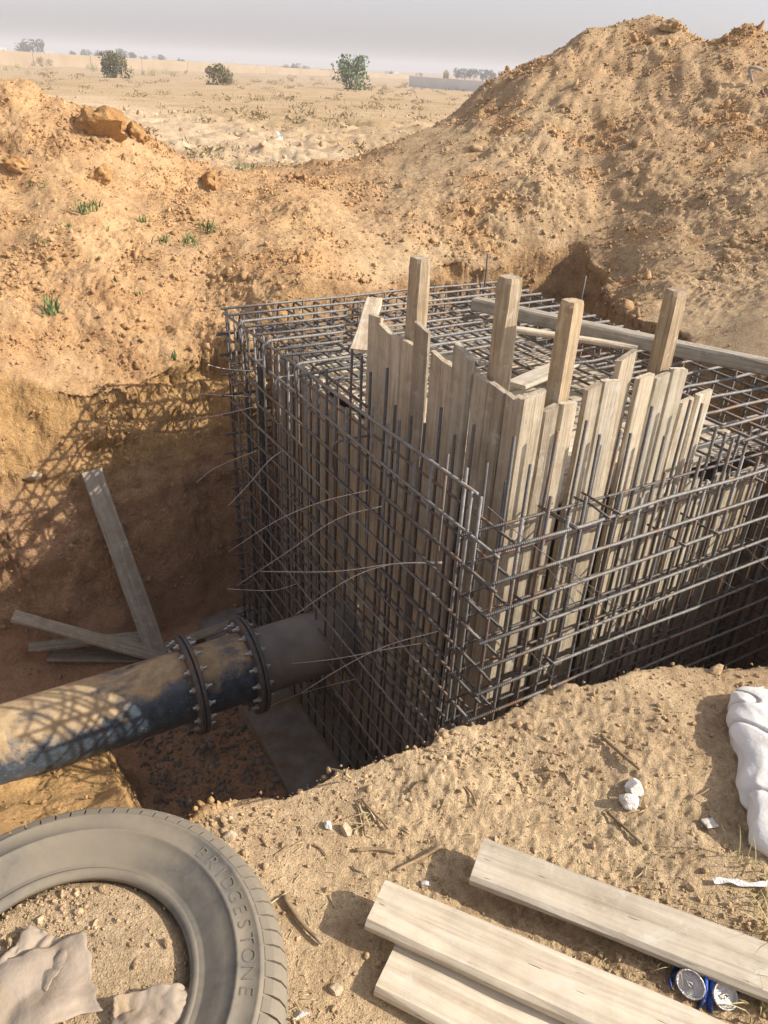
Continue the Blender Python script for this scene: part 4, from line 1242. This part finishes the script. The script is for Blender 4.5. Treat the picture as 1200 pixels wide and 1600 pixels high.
V, F = tube(C, 0.003, 6); tag(link('dry_stick', new_mesh('dry_stick', V, F), M['straw']), 'small pale twig standing behind the tyre', 'stick')
TWIGS = [(785, 1192), (860, 1178), (885, 1215), (820, 1235), (1090, 1180), (900, 1375), (1000, 1365), (560, 1360), (500, 1330), (440, 1330), (405, 1290), (640, 1420), (1060, 1215), (1095, 1240), (735, 1210), (690, 1260), (840, 1290), (470, 1300), (520, 1410), (1075, 1330)]
for k, (u, v) in enumerate(TWIGS):
    od = ordinals([q[0] for q in TWIGS])[k]
    a = random.uniform(0, math.pi); l = random.uniform(8, 22)
    stick([(u - l * math.cos(a), v - l * 0.6 * math.sin(a)), (u + l * math.cos(a), v + l * 0.6 * math.sin(a))], random.uniform(0.0015, 0.003), 'tiny thin dry twig on the near bank, %s of these from the left' % od, random.choice(['stick', 'straw', 'stick']), group='small dry twigs on the near bank', lift=0.002)
# straw crumbs (uncountable)
Vs, Fs = [], []
for k in range(420):
    u, v = random.uniform(330, 1200), random.uniform(1150, 1600)
    p, nn = hit(u, v)
    if p[1] > 2.6 or p[2] < -0.12: continue
    a = random.uniform(0, 2 * math.pi); l = random.uniform(0.006, 0.03); r = random.uniform(0.0006, 0.0013)
    d = np.array([math.cos(a), math.sin(a), random.uniform(-.15, .25)]) * l
    V, F = tube([p + [0, 0, .002], p + d * .5 + [0, 0, .004], p + d + [0, 0, .002]], r, 4)
    Fs += [tuple(i + len(Vs) for i in f) for f in F]; Vs += V
sc_ = link('straw_crumbs', new_mesh('straw_crumbs', Vs, Fs), M['straw']); sc_['kind'] = 'stuff'; sc_['label'] = 'bits of dry straw sprinkled on the near bank'; sc_['category'] = 'straw'
# dry grass at the right edge
def blade(p, d, h, w, bend, n=4):
    V, F = [], []
    side = np.cross(d, [0, 0, 1.0]); side /= np.linalg.norm(side) + 1e-9
    for i in range(n + 1):
        t_ = i / n
        c_ = p + np.array([0, 0, h * (t_ - 0.35 * bend * t_ * t_)]) + d * h * bend * t_ * t_
        ww = w * (1 - t_)**0.6 * 0.5
        V += [c_ - side * ww, c_ + side * ww]
        if i: F.append((2 * i - 2, 2 * i - 1, 2 * i + 1, 2 * i))
    return V, F
def tuft(name, base, nbl, h, w, spread, mat, parent=None, bend=0.9):
    Vs, Fs = [], []
    for k in range(nbl):
        a = random.uniform(0, 2 * math.pi)
        d = np.array([math.cos(a), math.sin(a), 0])
        p = np.asarray(base) + np.array([random.gauss(0, spread), random.gauss(0, spread), -0.005])
        V, F = blade(p, d, h * random.uniform(0.5, 1.15), w * random.uniform(.6, 1.2), bend * random.uniform(0.3, 1.2))
        Fs += [tuple(i + len(Vs) for i in f) for f in F]; Vs += V
    return link(name, new_mesh(name, Vs, Fs), mat, parent)
M['dry_grass'] = leaf_material('dry_grass', (0.30, 0.25, 0.11), (0.50, 0.44, 0.24))
for k, (u, v, lab) in enumerate([(1165, 1350, 'dry grass tuft beside the lower end of the sack'), (1190, 1410, 'dry grass tuft just below the white strip at the right edge'), (1195, 1462, 'dry grass tuft above the highest board at the right edge'), (1185, 1575, 'dry grass tuft right of the crushed can')]):
    tag(tuft('dry_grass', hit(u, v)[0], 16, 0.10, 0.004, 0.02, M['dry_grass']), lab, 'grass')
tag(tuft('dry_grass', hit(1050, 1510)[0], 9, 0.07, 0.003, 0.012, M['dry_grass']), 'few dry stems left of the crushed can', 'grass')
tag(tuft('dry_tuft', hit(578, 1282)[0], 16, 0.05, 0.003, 0.02, M['dry_grass'], bend=1.6), 'flattened dry tuft on the near bank by the pit edge', 'grass')
# strip and scrap of plastic
def ribbon(q, w, mat, label, cat, name, lift=0.012):
    P = curve_pts([hit(u, v)[0] + np.array([0, 0, lift]) for u, v in q], 6)
    V, F = [], []
    for i, p in enumerate(P):
        tg = P[min(i + 1, len(P) - 1)] - P[max(i - 1, 0)]; sd2 = np.cross(tg, [0, 0, 1.0]); sd2 /= np.linalg.norm(sd2)
        up2 = np.array([0, 0, 0.003 * math.sin(i * 0.9)])
        V += [p - sd2 * w / 2 + up2, p + sd2 * w / 2 - up2, p + sd2 * w / 2 - up2 - [0, 0, .0012], p - sd2 * w / 2 + up2 - [0, 0, .0012]]
        if i:
            o = 4 * i
            for k in range(4): F.append((o - 4 + k, o - 4 + (k + 1) % 4, o + (k + 1) % 4, o + k))
    F.append((0, 1, 2, 3)); F.append(tuple(len(V) - 4 + k for k in range(4)))
    me = new_mesh(name, V, F, False); fix_normals(me)
    return tag(link(name, me, mat), label, cat)
M['plastic'] = plain('white_plastic', (0.70, 0.69, 0.66), 0.5, 0, 0.12, 10, 0.001)
ribbon([(1113, 1381), (1140, 1381), (1170, 1387), (1225, 1382)], 0.013, M['plastic'], 'flat white plastic strip lying at the right edge', 'strip', 'plastic_strip')
def sheet(name, c, sx_, sy_, rot, amp, mat, label, cat, seed, fold=6.0, n=26, lift=0.01):
    V, F = [], []
    cr, sr = math.cos(rot), math.sin(rot)
    for i in range(n + 1):
        for k in range(n + 1):
            lx, ly = (i / n - .5) * sx_, (k / n - .5) * sy_
            e = 1 + 0.10 * float(pn(np.array([i * .25 + seed]), np.array([k * .25]))[0])
            x_, y_ = lx * e, ly * e
            X_, Y_ = c[0] + cr * x_ - sr * y_, c[1] + sr * x_ + cr * y_
            h = float(np.abs(pn(np.array([lx * fold / sx_ + seed]), np.array([ly * fold / sx_])))[0]) + 0.3 * float(np.abs(pn(np.array([lx * fold * 2.7 / sx_ + seed]), np.array([ly * fold * 1.4 / sx_ + 7])))[0])
            V.append((X_, Y_, c[2] + lift + amp * (h + 0.3 * math.sin(4 * lx / sx_ + seed))))
    for i in range(n):
        for k in range(n):
            o = i * (n + 1) + k
            F.append((o, o + n + 1, o + n + 2, o + 1))
    ob = link(name, new_mesh(name, V, F, True), mat)
    md = ob.modifiers.new('thickness', 'SOLIDIFY'); md.thickness = 0.0015; md.offset = 1
    return tag(ob, label, cat)
M['paper'] = plain('dirty_paper', (0.35, 0.285, 0.215), 0.85, 0, 0.25, 14, 0.002, (0.38, 0.28, 0.17), 0.5)
M['clear_scrap'] = plain('cloudy_plastic', (0.52, 0.48, 0.42), 0.35, 0, 0.1, 10, 0.001)
sheet('crumpled_paper', hit(52, 1560)[0], 0.20, 0.15, 0.5, 0.02, M['paper'], 'crumpled dirty pink-grey paper inside the tyre at the lower left', 'paper', 2, 1.8, 30)
sheet('crumpled_paper', hit(62, 1502)[0], 0.11, 0.09, -0.3, 0.022, M['paper'], 'smaller crumpled paper lump inside the tyre above the larger one', 'paper', 5, 2.2, 34)
sheet('folded_paper', hit(240, 1592)[0], 0.13, 0.07, 0.2, 0.03, M['paper'], 'folded grey-brown paper inside the tyre at the bottom edge', 'paper', 8, 1.8, 34)
sheet('plastic_scrap', hit(1107, 1291)[0], 0.035, 0.028, 0.3, 0.006, M['clear_scrap'], 'small cloudy plastic scrap left of the sack', 'plastic', 3, 3, 8)
# ------------------------------------------------------------------ weeds on the banks
M['weed'] = leaf_material('weed_green', (0.07, 0.12, 0.035), (0.17, 0.24, 0.09))
def weed(u, v, hpx, wpx, nbl, label, group):
    p, nn = hit(u, v); dep = (p - O) @ FW
    h = hpx * dep / FPX
    return tag(tuft('green_weed', p, nbl, h, 0.016, wpx * dep / FPX / 2.6, M['weed'], bend=0.7), label, 'weed', group)
WEEDS = [(257, 378, 20, 18, 16), (294, 381, 22, 22, 22), (327, 360, 24, 20, 20), (135, 330, 20, 22, 34), (228, 346, 14, 12, 10), (168, 360, 12, 10, 8), (62, 290, 10, 24, 12), (78, 490, 38, 18, 22), (72, 380, 10, 16, 10), (105, 352, 10, 14, 8), (272, 562, 22, 10, 8), (215, 460, 14, 10, 8), (180, 440, 12, 10, 8), (148, 322, 14, 12, 16)]
for (u, v, hp, wp, nb_), od in zip(WEEDS, ordinals([q[0] for q in WEEDS])):
    weed(u, v, hp, wp, nb_, 'small green weed on the left bank, %s of them from the left' % od, 'green weeds on the left bank')
weed(392, 264, 12, 44, 40, 'low green weed patch on flat ground between the two heaps', None)
wp_ = hit(437, 218)[0]
M['white_plant'] = plain('white_tuft', (0.75, 0.76, 0.78), 0.6)
tag(tuft('white_tuft', wp_, 22, 0.2, 0.03, 0.05, M['white_plant'], bend=0.8), 'white torn plastic tuft on the pale sand track', 'plastic')
# ------------------------------------------------------------------ hoops on the right heap
def hoop(q, r, mat, label):
    p = hit(*q[0])[0]
    rr = math.hypot(p[0], p[1]) - 0.12
    C = curve_pts([atr(u, v, rr) for u, v in q], 7); ctr_ = C.mean(0)
    V, F = tube(C - ctr_, r, 7)
    ob = link('bent_hose', new_mesh('bent_hose', V, F), mat); ob.location = ctr_
    tag(ob, label, 'hose')
M['hose_grey'] = plain('grey_hose', (0.34, 0.32, 0.29), 0.6); M['hose_red'] = plain('maroon_hose', (0.26, 0.13, 0.12), 0.5)
hoop([(1176, 128), (1171, 112), (1172, 106), (1180, 106), (1192, 110)], 0.014, M['hose_grey'], 'bent grey hose end sticking out of the right heap')
hoop([(1190, 140), (1192, 146), (1200, 150), (1212, 153)], 0.016, M['hose_red'], 'maroon hose end below the grey one at the right edge of the heap')

# ------------------------------------------------------------------ shrubs and trees
def foliage(name, wd_, ht, nl, leaf, mat, parent, seed, base=0.1, lobes=7):
    g = np.random.default_rng(seed)
    C = np.c_[g.uniform(-.5, .5, lobes) * wd_ * .7, g.uniform(-.5, .5, lobes) * wd_ * .7, g.uniform(base + .1, .85, lobes) * ht]
    R = g.uniform(.16, .32, lobes) * min(wd_, ht * 1.3)
    k = g.integers(0, lobes, nl)
    d = g.normal(size=(nl, 3)); d /= np.linalg.norm(d, axis=1)[:, None]
    p = C[k] + d * (R[k] * g.uniform(.55, 1.05, nl)**.6)[:, None]
    p[:, 2] = np.clip(p[:, 2], 0.02 * ht, ht)
    q = g.normal(size=(nl, 3)); q /= np.linalg.norm(q, axis=1)[:, None]
    s = np.cross(q, d + 0.3 * g.normal(size=(nl, 3))); s /= np.linalg.norm(s, axis=1)[:, None] + 1e-9
    L = leaf * g.uniform(.6, 1.3, nl)[:, None]
    V = np.stack([p - q * L * .5, p + s * L * .28, p + q * L * .5, p - s * L * .28], 1).reshape(-1, 3)
    F = np.arange(nl * 4).reshape(-1, 4)
    return link(name, fast_mesh(name, V, F, False), mat, parent)
M['bush'] = leaf_material('bush_leaves', (0.10, 0.095, 0.04), (0.22, 0.18, 0.085))
M['bush_dry'] = leaf_material('dry_bush', (0.24, 0.18, 0.09), (0.38, 0.29, 0.15))
M['tree'] = leaf_material('tree_leaves', (0.05, 0.085, 0.03), (0.15, 0.20, 0.085))
M['far_tree'] = leaf_material('far_tree_leaves', (0.05, 0.065, 0.03), (0.10, 0.11, 0.05))
M['bark'] = plain('bark', (0.16, 0.12, 0.08), 0.9)
def shrub(u, v, wpx, hpx, nl, mat, label, seed, cat='bush', name='desert_bush', group=None, leafk=0.10, rr=None):
    if rr is None:
        p, _ = hit(u, v)
    else:
        p = atr(u, v, rr); p[2] = drop(p[0], p[1])[2]
    dep = (p - O) @ FW
    wd_, ht = wpx * dep / FPX, hpx * dep / FPX * 0.92
    e = empty(name, p)
    tag(e, label, cat, group)
    foliage('crown', wd_ * 1.1, ht, nl, leafk * ht * 1.4, mat, e, seed, base=0.0 if cat == 'bush' else 0.05, lobes=14)
    V, F = [], []
    g = random.Random(seed)
    for k in range(4):
        V1, F1 = tube([(0, 0, -0.05 * ht), (g.uniform(-.1, .1) * wd_, g.uniform(-.1, .1) * wd_, .35 * ht), (g.uniform(-.3, .3) * wd_, g.uniform(-.3, .3) * wd_, .75 * ht)], [0.025 * ht, 0.018 * ht, 0.008 * ht], 5)
        F += [tuple(i + len(V) for i in f) for f in F1]; V += V1
    link('trunk' if cat == 'tree' else 'stems', new_mesh('stems', V, F), M['bark'], e)
    return e
shrub(548, 140, 52, 50, 1300, M['tree'], 'leafy green sapling, the tallest plant in the middle of the field', 1, 'tree', 'leafy_sapling', leafk=0.075)
shrub(181, 122, 46, 38, 1100, M['bush'], 'tall olive bush in the left of the field', 2)
shrub(347, 133, 54, 31, 1100, M['bush'], 'rounded dark olive bush left of the sapling', 3)
shrub(66, 104, 30, 14, 500, M['bush_dry'], 'low brown bush nearest the left edge of the field', 4)
SCRUB = [(457, 128, 17, 11), (487, 126, 10, 6), (580, 142, 13, 10), (633, 138, 15, 10), (645, 145, 10, 6), (273, 120, 18, 10), (146, 112, 14, 8), (440, 127, 12, 6), (500, 130, 8, 6), (597, 144, 8, 5), (716, 141, 12, 8), (700, 137, 10, 6), (290, 116, 8, 7), (73, 112, 14, 6), (430, 128, 12, 4), (660, 140, 9, 6), (218, 134, 20, 8), (250, 145, 14, 6)]
SCRUB_O = ordinals([q[0] for q in SCRUB])
for i, (u, v, w_, h_) in enumerate(SCRUB):
    shrub(u, v, w_, h_, 160, M['bush_dry'] if i % 3 else M['bush'], 'small brown scrub bush in the far field, %s of them from the left' % SCRUB_O[i], 20 + i, group='small scrub bushes in the field')
TALL = [(240, 119, 15), (228, 117, 12), (143, 108, 11), (258, 116, 10), (10, 110, 8), (30, 106, 8)]
TALL_O = ordinals([q[0] for q in TALL])
for i, (u, v, hp) in enumerate(TALL):
    p, _ = hit(u, v); dep = (p - O) @ FW
    tag(tuft('tall_grass', p, 60, hp * dep / FPX, 0.06, 5 * dep / FPX, M['dry_grass'], bend=0.35), 'tall dry grass clump left in the field, %s of them from the left' % TALL_O[i], 'grass', 'tall dry grass clumps')
def ftree(u, wpx, ytop, ybase, rr, label, seed, group):
    d = ray(u, 100); k = rr / math.hypot(d[0], d[1]); p = np.array([d[0] * k, d[1] * k, -1.0])
    dep = (p - O) @ FW
    top = atr(u, ytop, rr)[2]
    e = empty('far_tree', p); tag(e, label, 'tree', group)
    ht = top - p[2]; wd_ = wpx * dep / FPX
    foliage('crown', wd_, ht, 420, 0.16 * ht, M['far_tree'], e, seed, base=0.25, lobes=9)
    V, F = tube([(0, 0, -0.2), (0.02 * ht, 0, .3 * ht), (0, 0.02 * ht, .7 * ht)], [0.05 * ht, 0.04 * ht, 0.015 * ht], 6)
    link('trunk', new_mesh('trunk', V, F), M['bark'], e)
HTREE = [(55, 34, 62), (36, 26, 68), (114, 14, 80), (137, 20, 78), (157, 16, 79), (178, 20, 79), (192, 18, 76), (210, 14, 81), (226, 16, 87), (250, 26, 86), (284, 14, 90), (448, 16, 101), (462, 18, 99), (478, 14, 103), (610, 16, 110), (655, 14, 114)]
HTREE_O = ordinals([q[0] for q in HTREE])
for i, (u, w_, yt) in enumerate(HTREE):
    ftree(u, w_, yt, 0, 330 + 12 * (i % 4), 'hazy tree behind the long beige wall, %s of them from the left' % HTREE_O[i], 60 + i, 'hazy trees along the horizon')
GROVE = [(716, 16, 107), (728, 18, 108), (742, 18, 108), (756, 18, 109), (770, 16, 110), (790, 20, 112), (812, 20, 113)]
GROVE_O = ordinals([q[0] for q in GROVE])
for i, (u, w_, yt) in enumerate(GROVE):
    ftree(u, w_, yt, 0, 300, 'hazy dark tree of the grove beside the right heap, %s from the left' % GROVE_O[i], 90 + i, 'hazy grove behind the heap')
# low dry scrub all over the field (uncountable)
Vs = []
for k in range(520):
    r0 = math.exp(random.uniform(math.log(13), math.log(130))); th0 = math.radians(random.uniform(-33, 16))
    x0, y0 = r0 * math.sin(th0), r0 * math.cos(th0)
    if float(pn(np.array([x0 * .12]), np.array([y0 * .12]))[0]) < -0.05: continue
    b0 = drop(x0, y0)
    if b0[2] > 0.5: continue
    sz = random.uniform(0.05, 0.16) * (1 + 0.012 * r0)
    for q in range(30):
        p = b0 + np.array([random.gauss(0, sz), random.gauss(0, sz), abs(random.gauss(0, sz * .45))])
        d = np.array([random.gauss(0, 1), random.gauss(0, 1), random.uniform(.3, 1.5)]); d = d / np.linalg.norm(d) * sz * .55
        e_ = np.cross(d, [random.random(), random.random(), .2]); e_ = e_ / (np.linalg.norm(e_) + 1e-9) * sz * .11
        Vs += [p - e_, p + e_, p + d + e_ * .3, p + d - e_ * .3]
sc2 = link('dry_scrub', fast_mesh('dry_scrub', np.array(Vs), np.arange(len(Vs)).reshape(-1, 4), False), M['bush_dry'])
sc2['kind'] = 'stuff'; sc2['label'] = 'low dry scrub spread over the sandy field'; sc2['category'] = 'scrub'
# ------------------------------------------------------------------ far walls and buildings
def az_pt(u, rr, z):
    d = ray(u, 110); k = rr / math.hypot(d[0], d[1]); return np.array([d[0] * k, d[1] * k, z])
def wall_run(name, p0, p1, h0, h1, th, mat, npan, label, cat='wall'):
    e = empty(name, (p0 + p1) / 2); tag(e, label, cat)
    d = p1 - p0; nn = np.array([-d[1], d[0], 0]); nn /= np.linalg.norm(nn)
    for k in range(npan):
        t0, t1 = k / npan, (k + 1) / npan - 0.0006
        V = []
        for t_ in (t0, t1):
            for s in (-.5, .5):
                q = p0 + d * t_ + nn * th * s - np.array(e.location)
                V += [(q[0], q[1], q[2] - 1.0), (q[0], q[1], q[2] + h0 * (1 - t_) + h1 * t_)]
        F = [(0, 1, 5, 4), (2, 6, 7, 3), (0, 2, 3, 1), (4, 5, 7, 6), (1, 3, 7, 5), (0, 4, 6, 2)]
        me = new_mesh('wall_panel', V, F, False); fix_normals(me)
        link('wall_panel', me, mat, e)
    return e
wall_run('perimeter_wall', az_pt(-160, 165, -0.9), az_pt(640, 265, -0.9), 2.45, 1.0, 0.3, M['beige_wall'], 12, 'long beige perimeter wall across the far edge of the field')
wall_run('panel_wall', az_pt(641, 149, -0.9), az_pt(800, 128, -0.9), 1.55, 1.42, 0.25, M['white_wall'], 9, 'pale concrete panel wall ending behind the right heap')
def far_block(name, u0, u1, ytop, rr, mat, label, roof=False, group=None, cat='building'):
    p0, p1 = az_pt(u0, rr, -1.0), az_pt(u1, rr, -1.0)
    ht = atr((u0 + u1) / 2, ytop, rr)[2] + 1.0
    e = empty(name, (p0 + p1) / 2); tag(e, label, cat, group)
    d = (p1 - p0) / 2; nn = np.array([-d[1], d[0], 0]); nn = nn / np.linalg.norm(nn) * max(0.4, np.linalg.norm(d) * 0.4)
    V = [tuple(np.array([0, 0, zz]) + d * a + nn * b) for zz in (0, ht) for a, b in ((-1, -1), (1, -1), (1, 1), (-1, 1))]
    F = [(0, 3, 2, 1), (4, 5, 6, 7), (0, 1, 5, 4), (1, 2, 6, 5), (2, 3, 7, 6), (3, 0, 4, 7)]
    me = new_mesh('wall', V, F, False); fix_normals(me); link('wall', me, mat, e)
    V = [tuple(np.array([0, 0, ht + zz]) + d * a * 1.06 + nn * b * 1.1) for zz in (0.003, 0.18) for a, b in ((-1, -1), (1, -1), (1, 1), (-1, 1))]
    if roof:
        V[4:] = [tuple(np.array([0, 0, ht + 0.5]) + d * a * .4 + nn * b * .4) for a, b in ((-1, -1), (1, -1), (1, 1), (-1, 1))]
    me = new_mesh('roof', V, F, False); fix_normals(me); link('roof', me, mat, e)
    for q in range(2):
        cxx = -0.45 + 0.9 * q
        V = [tuple(np.array([0, 0, ht * (.55 + .3 * zz)]) + d * (cxx + .14 * a) - nn * (1.0 + 0.02 * b)) for zz in (0, 1) for a, b in ((-1, 1), (1, 1), (1, 0), (-1, 0))]
        me = new_mesh('window', V, F, False); fix_normals(me); link('window', me, M['rubber'], e)
    return e
far_block('low_building', 436, 474, 104, 400, M['white_wall'], 'long low white building on the horizon left of the sapling')
far_block('low_building', 496, 521, 108, 395, M['white_wall'], 'low white building on the horizon touching the sapling')
far_block('low_building', 614, 625, 115, 330, M['white_wall'], 'small white building with a pointed roof right of the sapling', True)
far_block('watch_tower', 693, 702, 114, 175, M['beige_wall'], 'small cream watch tower behind the panel wall', True, cat='tower')
HUTS = [(78, 81), (84, 81), (354, 96), (369, 97), (385, 98), (402, 100), (420, 103)]
HUTS_O = ordinals([q[0] for q in HUTS])
for i, (u, yt) in enumerate(HUTS):
    far_block('gate_post_hut', u - 2, u + 2, yt, 390, M['white_wall'], 'tiny white hut above the far beige wall, %s of them from the left' % HUTS_O[i], group='tiny white huts on the horizon')
far_block('low_building', 0, 15, 75, 420, M['white_wall'], 'low grey-white building at the far left end of the horizon')

# ------------------------------------------------------------------ dusty air
V = [(sx_ * 2100, sy_ * 2100, zz) for zz in (-4.5, 14.0) for sx_, sy_ in ((-1, -1), (1, -1), (1, 1), (-1, 1))]
F = [(0, 3, 2, 1), (4, 5, 6, 7), (0, 1, 5, 4), (1, 2, 6, 5), (2, 3, 7, 6), (3, 0, 4, 7)]
hm = bpy.data.materials.new('dusty_air'); hm.use_nodes = True
ht_ = hm.node_tree; ht_.nodes.remove(ht_.nodes['Principled BSDF'])
pv = ht_.nodes.new('ShaderNodeVolumePrincipled')
pv.inputs['Color'].default_value = (0.93, 0.92, 0.92, 1)
pv.inputs['Density'].default_value = 0.0016
ht_.links.new(pv.outputs[0], ht_.nodes['Material Output'].inputs['Volume'])
hz = link('haze', new_mesh('haze', V, F, False), hm)
hz['kind'] = 'stuff'; hz['label'] = 'dusty air over the whole site'
